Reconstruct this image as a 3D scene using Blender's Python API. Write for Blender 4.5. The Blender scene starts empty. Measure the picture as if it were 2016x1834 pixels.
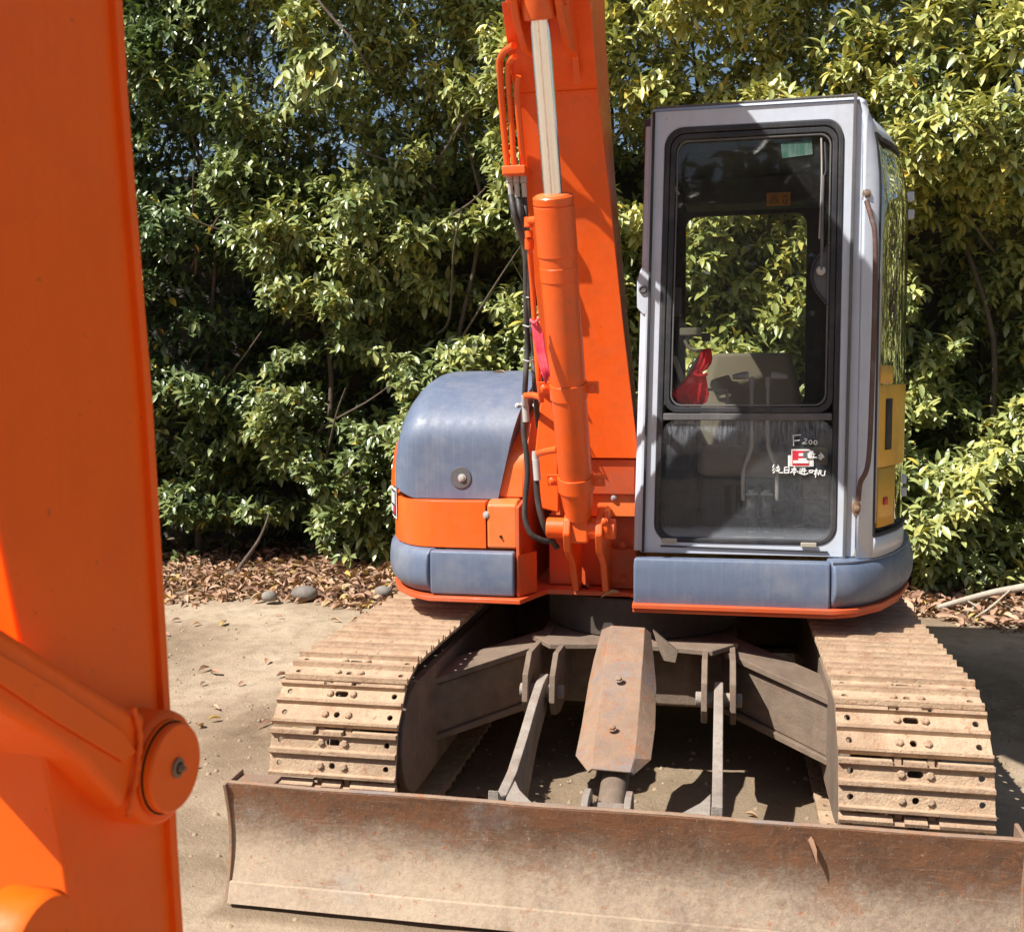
import bpy, math, random
import numpy as np
from mathutils import Vector, Matrix, noise

# ------------------------------------------------------------------ camera, light, exposure
R_ = math.radians
scene = bpy.context.scene
COL = scene.collection
F = 2061.8                                   # focal length in units of a 2016 px wide picture
CAM = np.array([.3513, -4.7624, 1.656]); YAW, PIT, ROL = -.199, .0868, -.0086
fw = np.array([math.sin(YAW)*math.cos(PIT), math.cos(YAW)*math.cos(PIT), -math.sin(PIT)])
_r = np.array([math.cos(YAW), -math.sin(YAW), 0.0]); _u = np.cross(_r, fw)
RT = _r*math.cos(ROL)+_u*math.sin(ROL); UP = -_r*math.sin(ROL)+_u*math.cos(ROL)
cam = bpy.data.cameras.new("camera"); co = bpy.data.objects.new("camera", cam); COL.objects.link(co)
co.matrix_world = Matrix(((RT[0], UP[0], -fw[0], CAM[0]), (RT[1], UP[1], -fw[1], CAM[1]), (RT[2], UP[2], -fw[2], CAM[2]), (0, 0, 0, 1)))
cam.sensor_width = 36; cam.lens = F/2016*36; cam.clip_start = .05; cam.clip_end = 1000
cam.dof.use_dof = True; cam.dof.focus_distance = 4.6; cam.dof.aperture_fstop = 7.0
scene.camera = co

SUN_AZ, SUN_EL = 48.0, 52.0                  # degrees left of straight behind the camera side, height
world = bpy.data.worlds.new("World"); scene.world = world; world.use_nodes = True
wn = world.node_tree.nodes; wl = world.node_tree.links
sky = wn.new("ShaderNodeTexSky"); sky.sky_type = 'NISHITA'; sky.sun_disc = False
sky.sun_elevation = R_(SUN_EL); sky.sun_rotation = R_(180+SUN_AZ); sky.air_density = 1.0; sky.dust_density = 1.5
wn["Background"].inputs[1].default_value = .065
wl.new(sky.outputs[0], wn["Background"].inputs[0])
sd = Vector((-math.sin(R_(SUN_AZ))*math.cos(R_(SUN_EL)), -math.cos(R_(SUN_AZ))*math.cos(R_(SUN_EL)), math.sin(R_(SUN_EL))))
sl = bpy.data.lights.new("sun", 'SUN'); so = bpy.data.objects.new("sun", sl); COL.objects.link(so)
sl.energy = 5.0; sl.angle = R_(.5); sl.color = (1, .955, .89)
so.rotation_euler = sd.to_track_quat('Z', 'Y').to_euler(); so.location = (-4, -6, 8)
scene.view_settings.view_transform = 'Standard'; scene.view_settings.look = 'None'
scene.view_settings.exposure = .70; scene.view_settings.gamma = 1
scene.view_settings.use_curve_mapping = False
scene.cycles.max_bounces = 8; scene.cycles.transparent_max_bounces = 12

rnd = random.Random(7); nr = np.random.RandomState(11)

def at(px, py, ax, v):
    d = fw*F+RT*(px-1008)-UP*(py-917); k = 'xyz'.index(ax)
    return Vector(CAM+d*((v-CAM[k])/d[k]))
def atd(px, py, depth):
    return Vector(CAM+(fw*F+RT*(px-1008)-UP*(py-917))*(depth/F))
def atp(px, py, p0, n):
    d = Vector(fw*F+RT*(px-1008)-UP*(py-917)); c = Vector(CAM)
    return c+d*((p0-c).dot(n)/d.dot(n))

# ------------------------------------------------------------------ materials
M = {}
def nodes_of(name, rough=.5, metal=0., spec=.5, coat=0.):
    m = bpy.data.materials.new(name); m.use_nodes = True; M[name] = m
    nt = m.node_tree; b = nt.nodes["Principled BSDF"]
    b.inputs["Roughness"].default_value = rough; b.inputs["Metallic"].default_value = metal
    b.inputs["Specular IOR Level"].default_value = spec if name != "orange_arm" else .3; b.inputs["Coat Weight"].default_value = coat
    b.inputs["Coat Roughness"].default_value = .12
    return m, nt, b
def coords(nt, scale=(1, 1, 1), rand=False):
    tc = nt.nodes.new("ShaderNodeTexCoord"); mp = nt.nodes.new("ShaderNodeMapping"); mp.inputs[3].default_value = scale
    src = tc.outputs["Object"]
    if rand:
        oi = nt.nodes.new("ShaderNodeObjectInfo"); mu = nt.nodes.new("ShaderNodeMath"); mu.operation = 'MULTIPLY'; mu.inputs[1].default_value = 37
        nt.links.new(oi.outputs["Random"], mu.inputs[0]); ad = nt.nodes.new("ShaderNodeVectorMath"); ad.operation = 'ADD'
        nt.links.new(src, ad.inputs[0]); nt.links.new(mu.outputs[0], ad.inputs[1]); src = ad.outputs[0]
    nt.links.new(src, mp.inputs[0]); return mp.outputs[0]
def noise_n(nt, vec, scale, detail=6, rough=.6, dist=0):
    n = nt.nodes.new("ShaderNodeTexNoise"); n.inputs["Scale"].default_value = scale; n.inputs["Detail"].default_value = detail
    n.inputs["Roughness"].default_value = rough; n.inputs["Distortion"].default_value = dist; nt.links.new(vec, n.inputs["Vector"]); return n.outputs[0]
def ramp(nt, fac, stops):
    r = nt.nodes.new("ShaderNodeValToRGB"); e = r.color_ramp.elements
    while len(e) < len(stops): e.new(.5)
    for el, (p, c) in zip(e, stops):
        el.position = p; el.color = (*c, 1) if len(c) == 3 else (c[0],)*3+(1,)
    nt.links.new(fac, r.inputs[0]); return r.outputs[0]
def mix(nt, fac, a, b, mode='MIX'):
    m = nt.nodes.new("ShaderNodeMix"); m.data_type = 'RGBA'; m.blend_type = mode
    for s, v in ((m.inputs[0], fac), (m.inputs[6], a), (m.inputs[7], b)):
        if isinstance(v, (int, float)): s.default_value = v
        elif isinstance(v, tuple): s.default_value = (*v, 1)
        else: nt.links.new(v, s)
    return m.outputs[2]
def bump(nt, b, h, strength=.3, dist=.01):
    n = nt.nodes.new("ShaderNodeBump"); n.inputs["Strength"].default_value = strength; n.inputs["Distance"].default_value = dist
    nt.links.new(h, n.inputs["Height"]); nt.links.new(n.outputs[0], b.inputs["Normal"])

def paint(name, col, dirt=(.3, .2, .13), amt=.35, rough=.35, coat=.3, rust=0., grain=26):
    m, nt, b = nodes_of(name, rough, 0, .5, coat)
    v = coords(nt)
    n1 = noise_n(nt, v, 5, 8, .65); n2 = noise_n(nt, v, grain, 10, .7)
    c = mix(nt, n2, tuple(x*.9 for x in col), tuple(min(1, x*1.08) for x in col))
    f = ramp(nt, n1, ((.48, (0,)), (.75, (amt,))))
    c = mix(nt, f, c, dirt)
    vs = coords(nt, (90, 90, 3)); st = ramp(nt, noise_n(nt, vs, 1, 4, .6), ((.5, (0,)), (.8, (amt*.5,))))
    c = mix(nt, st, c, dirt)
    sp = ramp(nt, noise_n(nt, v, 60, 3, .5), ((.70, (0,)), (.76, (amt*1.2,)))); c = mix(nt, sp, c, (.12, .07, .045))
    if rust:
        rf = ramp(nt, noise_n(nt, v, 9, 10, .75), ((.60-rust*.25, (0,)), (.68-rust*.2, (.9,)))); c = mix(nt, rf, c, (.22, .075, .028))
    nt.links.new(c, b.inputs["Base Color"])
    rr = ramp(nt, n2, ((.3, (rough*.8,)), (.7, (min(1, rough*1.5),)))); nt.links.new(rr, b.inputs["Roughness"])
    bump(nt, b, n2, .08, .004); return m
paint("orange_paint", (.86, .112, .007), (.42, .11, .04), .50, .36, .12)
paint("orange_dusty", (.80, .17, .03), (.5, .2, .1), .45, .42, .2)
paint("orange_arm", (.97, .135, .004), (.7, .09, .015), .30, .42, .08)
paint("orange_deck", (.62, .09, .018), (.25, .15, .1), .6, .5, .1)
paint("blue_plastic", (.115, .150, .225), (.34, .33, .32), .36, .45, .1)
paint("cab_paint", (.57, .625, .715), (.42, .36, .31), .34, .36, .3)
paint("yellow_paint", (.72, .38, .03), (.3, .2, .08), .5, .4, .2)
paint("black_trim", (.022, .023, .028), (.16, .15, .14), .35, .55, 0)
paint("grey_plastic", (.10, .10, .105), (.25, .22, .19), .5, .6, 0)
paint("interior_dark", (.028, .027, .028), (.14, .12, .10), .5, .8, 0)
paint("beige_plastic", (.42, .38, .30), (.25, .21, .17), .6, .6, 0)
paint("lever_grey", (.62, .60, .55), (.4, .37, .32), .4, .4, 0)
paint("seat_fabric", (.42, .35, .27), (.4, .35, .28), .4, .85, 0)
paint("white_print", (.82, .82, .80), (.6, .6, .55), .15, .5, 0)
paint("red_print", (.55, .03, .05), (.3, .05, .05), .2, .4, 0)
paint("rubber_hose", (.035, .034, .033), (.22, .19, .16), .5, .55, 0)
paint("decal_orange", (.85, .38, .06), (.3, .15, .05), .3, .5, 0)
paint("green_film", (.02, .09, .065), (.3, .33, .3), .8, .5, 0)
paint("galvanised", (.45, .44, .42), (.3, .22, .15), .4, .35, 0)

def metal(name, a, b_, c_, rough=.8, spots=.5, bmp=.5, rand=False, spotcol=(.30, .105, .04)):
    m, nt, b = nodes_of(name, rough, 0, .3)
    v = coords(nt, rand=rand)
    n1 = noise_n(nt, v, 3.2, 8, .65, .3); n2 = noise_n(nt, v, 22, 10, .7)
    c = ramp(nt, n1, ((.32, a), (.52, b_), (.72, c_)))
    c = mix(nt, ramp(nt, n2, ((.35, (0,)), (.7, (.5,)))), c, tuple(x*.55 for x in b_))
    sp = ramp(nt, noise_n(nt, v, 45, 6, .7), ((.60-.05*spots, (0,)), (.68, (spots,)))); c = mix(nt, sp, c, spotcol)
    sp2 = ramp(nt, noise_n(nt, v, 7, 9, .75), ((.56, (0,)), (.70, (spots*.8,)))); c = mix(nt, sp2, c, spotcol)
    nt.links.new(c, b.inputs["Base Color"])
    h = noise_n(nt, v, 130, 5, .7); hh = nt.nodes.new("ShaderNodeMath"); hh.operation = 'ADD'
    nt.links.new(h, hh.inputs[0]); nt.links.new(n2, hh.inputs[1]); bump(nt, b, hh.outputs[0], bmp, .006); return m
metal("track_steel", (.38, .25, .16), (.58, .42, .28), (.43, .27, .165), .85, .80, .9, True, (.33, .15, .075))
nt = M["track_steel"].node_tree; b = nt.nodes["Principled BSDF"]; src = b.inputs["Base Color"].links[0].from_socket
tcx = nt.nodes.new("ShaderNodeTexCoord"); sp_ = nt.nodes.new("ShaderNodeSeparateXYZ"); nt.links.new(tcx.outputs["Object"], sp_.inputs[0])
h1 = nt.nodes.new("ShaderNodeMapRange"); h1.inputs[1].default_value = .008; h1.inputs[2].default_value = .018; nt.links.new(sp_.outputs[2], h1.inputs[0])
nn_ = noise_n(nt, coords(nt, (14, 60, 60), True), 1.5, 7, .75); h2 = mix(nt, 1.0, h1.outputs[0], ramp(nt, nn_, ((.36, (.15,)), (.62, (1,)))), 'MULTIPLY')
h3 = mix(nt, 1.0, h2, (.75, .75, .75), 'MULTIPLY'); nt.links.new(mix(nt, h3, src, (.30, .185, .115)), b.inputs["Base Color"])
metal("chain_steel", (.30, .20, .13), (.38, .26, .17), (.26, .16, .10), .8, .3, .5, True)
metal("muddy_steel", (.15, .11, .08), (.23, .17, .125), (.11, .08, .06), .85, .25, .5)
metal("dark_steel", (.06, .05, .045), (.10, .08, .065), (.05, .042, .038), .85, .15, .5)
metal("worn_grey_steel", (.22, .175, .14), (.38, .33, .28), (.16, .12, .09), .65, .55, .7)
metal("rusty_rail", (.17, .115, .10), (.13, .075, .06), (.30, .29, .30), .6, .4, .4)
metal("guard_steel", (.25, .175, .13), (.32, .21, .14), (.17, .185, .215), .7, .80, .5, False, (.36, .12, .035))

# blade: dusty lower face, rusty top band, streaks
m, nt, b = nodes_of("blade_steel", .75, 0, .3)
v = coords(nt); n1 = noise_n(nt, v, 2.4, 8, .7, .4); n2 = noise_n(nt, v, 30, 10, .75)
sx = nt.nodes.new("ShaderNodeSeparateXYZ"); nt.links.new(v, sx.inputs[0])
mr = nt.nodes.new("ShaderNodeMapRange"); mr.inputs[1].default_value = .16; mr.inputs[2].default_value = .40; nt.links.new(sx.outputs[2], mr.inputs[0])
mx = nt.nodes.new("ShaderNodeMapRange"); mx.inputs[1].default_value = -1.1; mx.inputs[2].default_value = 1.2; mx.inputs[3].default_value = -.25; mx.inputs[4].default_value = .22; nt.links.new(sx.outputs[0], mx.inputs[0])
ad = nt.nodes.new("ShaderNodeMath"); ad.operation = 'MULTIPLY_ADD'; nt.links.new(n1, ad.inputs[0]); ad.inputs[1].default_value = 1.25; nt.links.new(mr.outputs[0], ad.inputs[2])
ad2 = nt.nodes.new("ShaderNodeMath"); ad2.operation = 'ADD'; nt.links.new(ad.outputs[0], ad2.inputs[0]); nt.links.new(mx.outputs[0], ad2.inputs[1])
fn = noise_n(nt, v, 75, 6, .8); g1 = nt.nodes.new("ShaderNodeMath"); g1.operation = 'MULTIPLY_ADD'; nt.links.new(fn, g1.inputs[0]); g1.inputs[1].default_value = .9; nt.links.new(ad2.outputs[0], g1.inputs[2])
g2 = nt.nodes.new("ShaderNodeMath"); g2.operation = 'MULTIPLY_ADD'; nt.links.new(n2, g2.inputs[0]); g2.inputs[1].default_value = .8; nt.links.new(g1.outputs[0], g2.inputs[2])
c = ramp(nt, g2.outputs[0], ((.0, (.52, .385, .265)), (.5, (.5, .37, .25)), (.75, (.40, .28, .185)), (1, (.3, .19, .12))))
g3 = nt.nodes.new("ShaderNodeMapRange"); g3.inputs[1].default_value = 1.12; g3.inputs[2].default_value = 2.12; nt.links.new(g2.outputs[0], g3.inputs[0])
c = ramp(nt, g3.outputs[0], ((0, (.46, .36, .26)), (.3, (.37, .285, .205)), (.55, (.26, .195, .145)), (.8, (.18, .115, .078)), (1, (.14, .078, .05))))
for wx in (-.27, .33):
    wd_ = nt.nodes.new("ShaderNodeMath"); wd_.operation = 'SUBTRACT'; nt.links.new(sx.outputs[0], wd_.inputs[0]); wd_.inputs[1].default_value = wx
    wa_ = nt.nodes.new("ShaderNodeMath"); wa_.operation = 'ABSOLUTE'; nt.links.new(wd_.outputs[0], wa_.inputs[0])
    wr_ = nt.nodes.new("ShaderNodeMapRange"); wr_.inputs[1].default_value = .022; wr_.inputs[2].default_value = .002; wr_.inputs[4].default_value = .35; nt.links.new(wa_.outputs[0], wr_.inputs[0])
    c = mix(nt, wr_.outputs[0], c, (.24, .16, .10))
sc = noise_n(nt, coords(nt, (30, 30, 5)), 1.5, 7, .75); c = mix(nt, ramp(nt, sc, ((.55, (0,)), (.7, (.5,)))), c, (.27, .22, .18))
sp = ramp(nt, noise_n(nt, v, 38, 5, .7), ((.61, (0,)), (.66, (.75,)))); c = mix(nt, sp, c, (.34, .12, .045))
rb = noise_n(nt, coords(nt, (1, 1, 1.6)), 5.5, 12, .8, .5); rbz = nt.nodes.new('ShaderNodeMath'); rbz.operation = 'MULTIPLY_ADD'; nt.links.new(mr.outputs[0], rbz.inputs[0]); rbz.inputs[1].default_value = .16; nt.links.new(rb, rbz.inputs[2])
c = mix(nt, ramp(nt, rbz.outputs[0], ((.55, (0,)), (.68, (.8,)))), c, (.24, .11, .055))
hsn = noise_n(nt, coords(nt, (5, 30, 130)), 1.0, 5, .7, .5); c = mix(nt, ramp(nt, hsn, ((.58, (0,)), (.70, (.22,)))), c, (.50, .43, .36)); c = mix(nt, ramp(nt, hsn, ((.28, (.25,)), (.38, (0,)))), c, (.17, .12, .09))
sw = ramp(nt, noise_n(nt, coords(nt, (60, 60, 38)), 1.6, 4, .6, 2.0), ((.63, (0,)), (.70, (.5,)))); c = mix(nt, sw, c, (.62, .50, .36))
gz = ramp(nt, noise_n(nt, v, 4.5, 7, .7), ((.58, (0,)), (.74, (.55,)))); c = mix(nt, gz, c, (.33, .31, .30))
nt.links.new(c, b.inputs["Base Color"]); bump(nt, b, n2, .55, .008)

m, nt, b = nodes_of("chrome_rod", .14, .95)
v = coords(nt, (20, 20, 6)); n = noise_n(nt, v, 1.2, 5, .6); nt.links.new(ramp(nt, n, ((.3, (.90, .91, .94)), (.6, (.95, .96, .98)))), b.inputs["Base Color"])
nt.links.new(ramp(nt, n, ((.3, (.14,)), (.7, (.09,)))), b.inputs["Roughness"])

bump(nt, b, noise_n(nt, coords(nt, (230, 230, 1.5)), 1.0, 4, .6), .22, .003)
# dirt ground
m, nt, b = nodes_of("dirt", .95, 0, .15)
v = coords(nt); n1 = noise_n(nt, v, .8, 7, .6, .3); n2 = noise_n(nt, v, 7, 10, .7); n3 = noise_n(nt, v, 60, 8, .7)
c = ramp(nt, n1, ((.38, (.36, .275, .19)), (.55, (.45, .355, .25)), (.7, (.50, .405, .295))))
c = mix(nt, ramp(nt, n2, ((.46, (0,)), (.66, (.65,)))), c, (.25, .18, .12))
c = mix(nt, ramp(nt, n3, ((.52, (0,)), (.7, (.45,)))), c, (.22, .15, .10))
pt = nt.nodes.new("ShaderNodeAttribute"); pt.attribute_name = "dark_ground"
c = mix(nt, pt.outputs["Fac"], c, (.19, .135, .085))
nt.links.new(c, b.inputs["Base Color"])
hs = nt.nodes.new("ShaderNodeMath"); hs.operation = 'MULTIPLY_ADD'; nt.links.new(n2, hs.inputs[0]); hs.inputs[1].default_value = 1.6; nt.links.new(n3, hs.inputs[2])
bump(nt, b, hs.outputs[0], .55, .02)

def leafmat(name, stops, rough=.38, trans=.25):
    m, nt, b = nodes_of(name, rough, 0, .5 if trans < .11 else .9)
    a = nt.nodes.new("ShaderNodeAttribute"); a.attribute_name = "tint"
    c = ramp(nt, a.outputs["Fac"], stops); nt.links.new(c, b.inputs["Base Color"])
    if trans:
        t = nt.nodes.new("ShaderNodeBsdfTranslucent"); mxs = nt.nodes.new("ShaderNodeMixShader"); mxs.inputs[0].default_value = trans
        c2 = mix(nt, 1.0, c, (1.0, 1.0, .35), 'MULTIPLY'); nt.links.new(c2, t.inputs[0])
        nt.links.new(b.outputs[0], mxs.inputs[1]); nt.links.new(t.outputs[0], mxs.inputs[2])
        nt.links.new(mxs.outputs[0], nt.nodes["Material Output"].inputs[0])
    return m
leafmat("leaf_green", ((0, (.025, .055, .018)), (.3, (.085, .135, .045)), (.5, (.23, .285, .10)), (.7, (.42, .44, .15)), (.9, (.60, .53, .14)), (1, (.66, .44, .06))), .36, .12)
leafmat("leaf_dry", ((0, (.12, .06, .035)), (.35, (.28, .15, .09)), (.6, (.42, .25, .16)), (.85, (.55, .38, .25)), (1, (.50, .34, .08))), .7, .1)
metal("bark", (.10, .075, .055), (.17, .13, .10), (.07, .05, .04), .9, .1, .8)
metal("bleached_wood", (.42, .35, .28), (.52, .45, .36), (.33, .27, .21), .85, .1, .6)
metal("concrete", (.10, .09, .08), (.14, .125, .11), (.08, .07, .065), .95, .15, .6, False, (.07, .06, .05))
metal("clod", (.30, .22, .145), (.38, .29, .19), (.22, .16, .10), .95, .05, .5)
metal("stone", (.20, .18, .16), (.28, .25, .22), (.15, .13, .11), .9, .1, .8)
m, nt, b = nodes_of("red_cloth", .8, 0, .2); v = coords(nt)
nt.links.new(ramp(nt, noise_n(nt, v, 14, 4), ((.3, (.85, .02, .03)), (.7, (.95, .05, .06)))), b.inputs["Base Color"])
m, nt, b = nodes_of("pink_ribbon", .6, 0, .3); v = coords(nt)
nt.links.new(ramp(nt, noise_n(nt, v, 14, 4), ((.3, (.75, .03, .07)), (.7, (.85, .12, .16)))), b.inputs["Base Color"])
m, nt, b = nodes_of("hole_dark", .9, 0, .1); v = coords(nt)
nt.links.new(ramp(nt, noise_n(nt, v, 30, 3), ((.3, (.012, .01, .009)), (.7, (.03, .024, .02)))), b.inputs["Base Color"])

def glass(name, tint, dust, dustcol, refl=1.0, streak=False):
    m = bpy.data.materials.new(name); m.use_nodes = True; M[name] = m; nt = m.node_tree; nt.nodes.clear()
    out = nt.nodes.new("ShaderNodeOutputMaterial"); tr = nt.nodes.new("ShaderNodeBsdfTransparent"); tr.inputs[0].default_value = (*tint, 1)
    gl = nt.nodes.new("ShaderNodeBsdfGlossy"); gl.inputs["Roughness"].default_value = .02
    lw = nt.nodes.new("ShaderNodeFresnel"); lw.inputs[0].default_value = 1.5
    mm = nt.nodes.new("ShaderNodeMath"); mm.operation = 'MULTIPLY'; mm.use_clamp = True; mm.inputs[1].default_value = refl; nt.links.new(lw.outputs[0], mm.inputs[0])
    s1 = nt.nodes.new("ShaderNodeMixShader"); nt.links.new(mm.outputs[0], s1.inputs[0]); nt.links.new(tr.outputs[0], s1.inputs[1]); nt.links.new(gl.outputs[0], s1.inputs[2])
    df = nt.nodes.new("ShaderNodeBsdfDiffuse"); df.inputs[0].default_value = (*dustcol, 1)
    v = coords(nt); n = noise_n(nt, v, 5, 9, .75); f = ramp(nt, n, ((.3, (dust*.35,)), (.75, (dust,))))
    fine = ramp(nt, noise_n(nt, v, 90, 4, .8), ((.4, (.55,)), (.7, (1.3,)))); f = mix(nt, 1.0, f, fine, 'MULTIPLY')
    if streak:
        sxx = nt.nodes.new("ShaderNodeSeparateXYZ"); nt.links.new(v, sxx.inputs[0])
        r1 = nt.nodes.new("ShaderNodeMapRange"); r1.inputs[1].default_value = 1.47; r1.inputs[2].default_value = 1.33; r1.inputs[3].default_value = 1; r1.inputs[4].default_value = 0
        nt.links.new(sxx.outputs[2], r1.inputs[0])
        r2 = nt.nodes.new("ShaderNodeMapRange"); r2.inputs[1].default_value = 1.0; r2.inputs[2].default_value = 1.05; r2.inputs[3].default_value = 1; r2.inputs[4].default_value = 0
        nt.links.new(sxx.outputs[2], r2.inputs[0])
        sn = ramp(nt, noise_n(nt, coords(nt, (110, 110, 14)), 1, 5, .7, .6), ((.42, (0,)), (.62, (.34,))))
        a1 = mix(nt, 1.0, sn, r1.outputs[0], 'MULTIPLY'); f = mix(nt, 1.0, f, a1, 'ADD')
        a2 = mix(nt, 1.0, r2.outputs[0], (.25, .25, .25), 'MULTIPLY'); f = mix(nt, 1.0, f, a2, 'ADD')
    s2 = nt.nodes.new("ShaderNodeMixShader"); nt.links.new(f, s2.inputs[0]); nt.links.new(s1.outputs[0], s2.inputs[1]); nt.links.new(df.outputs[0], s2.inputs[2])
    nt.links.new(s2.outputs[0], out.inputs[0]); return m
glass("clean_glass", (.90, .92, .86), .015, (.34, .32, .30), .6)
glass("screen_glass", (.96, .96, .95), .055, (.40, .40, .40), .7)
glass("lower_glass", (.97, .98, .98), .095, (.46, .50, .56), .35, True)
glass("side_glass", (.22, .24, .20), .05, (.4, .38, .3), 4.5)

# ------------------------------------------------------------------ mesh helpers
class MB:
    def __init__(s): s.v = []; s.f = []
    def add(s, vs, fs):
        o = len(s.v); s.v += [tuple(p) for p in vs]; s.f += [tuple(i+o for i in f) for f in fs]; return s
    def box(s, a, b):
        x0, y0, z0 = a; x1, y1, z1 = b
        return s.add([(x0, y0, z0), (x1, y0, z0), (x1, y1, z0), (x0, y1, z0), (x0, y0, z1), (x1, y0, z1), (x1, y1, z1), (x0, y1, z1)],
                     [(0, 3, 2, 1), (4, 5, 6, 7), (0, 1, 5, 4), (1, 2, 6, 5), (2, 3, 7, 6), (3, 0, 4, 7)])
    def hexa(s, p):        # 8 points: bottom 4, top 4
        return s.add(p, [(0, 3, 2, 1), (4, 5, 6, 7), (0, 1, 5, 4), (1, 2, 6, 5), (2, 3, 7, 6), (3, 0, 4, 7)])
    def loft(s, rings, cap=True, closed=True):
        n = len(rings[0]); vs = [p for r in rings for p in r]; fs = []
        for i in range(len(rings)-1):
            for j in range(n if closed else n-1):
                k = (j+1) % n; fs.append((i*n+j, i*n+k, (i+1)*n+k, (i+1)*n+j))
        if cap and closed: fs.append(tuple(range(n))[::-1]); fs.append(tuple((len(rings)-1)*n+j for j in range(n)))
        return s.add(vs, fs)
    def prism(s, poly, vec):
        vec = Vector(vec); return s.loft([[Vector(p) for p in poly], [Vector(p)+vec for p in poly]])
    def tube(s, pts, r, n=10, cap=True):
        pts = [Vector(p) for p in pts]; rs = r if isinstance(r, (list, tuple)) else [r]*len(pts); rings = []; ref = None
        for i, p in enumerate(pts):
            t = ((pts[min(i+1, len(pts)-1)]-pts[max(i-1, 0)])).normalized()
            if ref is None: ref = t.orthogonal().normalized()
            a = (ref-t*ref.dot(t)).normalized(); ref = a; bb = t.cross(a)
            rings.append([p+a*math.cos(2*math.pi*k/n)*rs[i]+bb*math.sin(2*math.pi*k/n)*rs[i] for k in range(n)])
        return s.loft(rings, cap)
    def cyl(s, a, b, r, n=24): return s.tube([a, b], r, n)
    def rings_on(s, a, b, prof, n=24):      # prof: list of (t along a->b in metres, radius)
        a = Vector(a); d = (Vector(b)-a).normalized(); q = d.orthogonal().normalized(); w = d.cross(q)
        return s.loft([[a+d*t+q*math.cos(2*math.pi*k/n)*r+w*math.sin(2*math.pi*k/n)*r for k in range(n)] for t, r in prof])
    def plate(s, outer, inner, y0, y1, fn=None):     # ring in XZ between two rounded outlines, from y0 to y1
        fn = fn or (lambda x, z: x); n = len(outer)
        def P(q, y): return (fn(q[0], q[1]), y, q[1])
        vs = [P(q, y0) for q in outer]+[P(q, y0) for q in inner]+[P(q, y1) for q in outer]+[P(q, y1) for q in inner]; fs = []
        for j in range(n):
            k = (j+1) % n
            fs += [(j, k, n+k, n+j), (2*n+k, 2*n+j, 3*n+j, 3*n+k), (k, j, 2*n+j, 2*n+k), (n+j, n+k, 3*n+k, 3*n+j)]
        return s.add(vs, fs)
    def build(s, name, mat, parent=None, bevel=0, smooth=35, seg=2, solid=0):
        me = bpy.data.meshes.new(name); me.from_pydata(s.v, [], s.f); me.update()
        me.materials.append(M[mat]); o = bpy.data.objects.new(name, me); COL.objects.link(o)
        import bmesh
        bm = bmesh.new(); bm.from_mesh(me); bmesh.ops.recalc_face_normals(bm, faces=bm.faces); bm.to_mesh(me); bm.free()
        if smooth:
            me.shade_smooth(); me.set_sharp_from_angle(angle=R_(smooth))
        if solid:
            so_ = o.modifiers.new("solid", 'SOLIDIFY'); so_.thickness = solid; so_.offset = 0
        if bevel:
            b_ = o.modifiers.new("bevel", 'BEVEL'); b_.width = bevel; b_.segments = seg; b_.limit_method = 'ANGLE'; b_.angle_limit = R_(40); b_.harden_normals = True
        if parent: o.parent = parent
        return o
def rr(x0, x1, z0, z1, r, n=6):
    pts = []
    for cx, cz, a0 in ((x1-r, z0+r, -90), (x1-r, z1-r, 0), (x0+r, z1-r, 90), (x0+r, z0+r, 180)):
        for i in range(n+1):
            a = R_(a0+90*i/n); pts.append((cx+r*math.cos(a), cz+r*math.sin(a)))
    return pts
def empty(name, loc=(0, 0, 0)):
    o = bpy.data.objects.new(name, None); COL.objects.link(o); o.location = loc; o.empty_display_size = .2; return o
def tag(o, label=None, cat=None, group=None, kind=None):
    for k, v_ in (('label', label), ('category', cat), ('group', group), ('kind', kind)):
        if v_: o[k] = v_
    return o
def bolt(p, d, r=.011, name="bolt", mat="galvanised", parent=None, h=.008):
    p = Vector(p); d = Vector(d).normalized(); mb = MB()
    mb.rings_on(p, p+d, [(0, r*1.45), (h*.25, r*1.45)], 16); mb.rings_on(p, p+d, [(h*.25, r), (h, r), (h*1.15, r*.75)], 6)
    return mb.build(name, mat, parent, 0, 30)
def spline(pts, n=6):
    pts = [Vector(p) for p in pts]; out = []
    for i in range(len(pts)-1):
        p0, p1, p2, p3 = pts[max(i-1, 0)], pts[i], pts[i+1], pts[min(i+2, len(pts)-1)]
        for k in range(n):
            t = k/n; out.append(.5*((2*p1)+(-p0+p2)*t+(2*p0-5*p1+4*p2-p3)*t*t+(-p0+3*p1-3*p2+p3)*t**3))
    return out+[pts[-1]]

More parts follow.
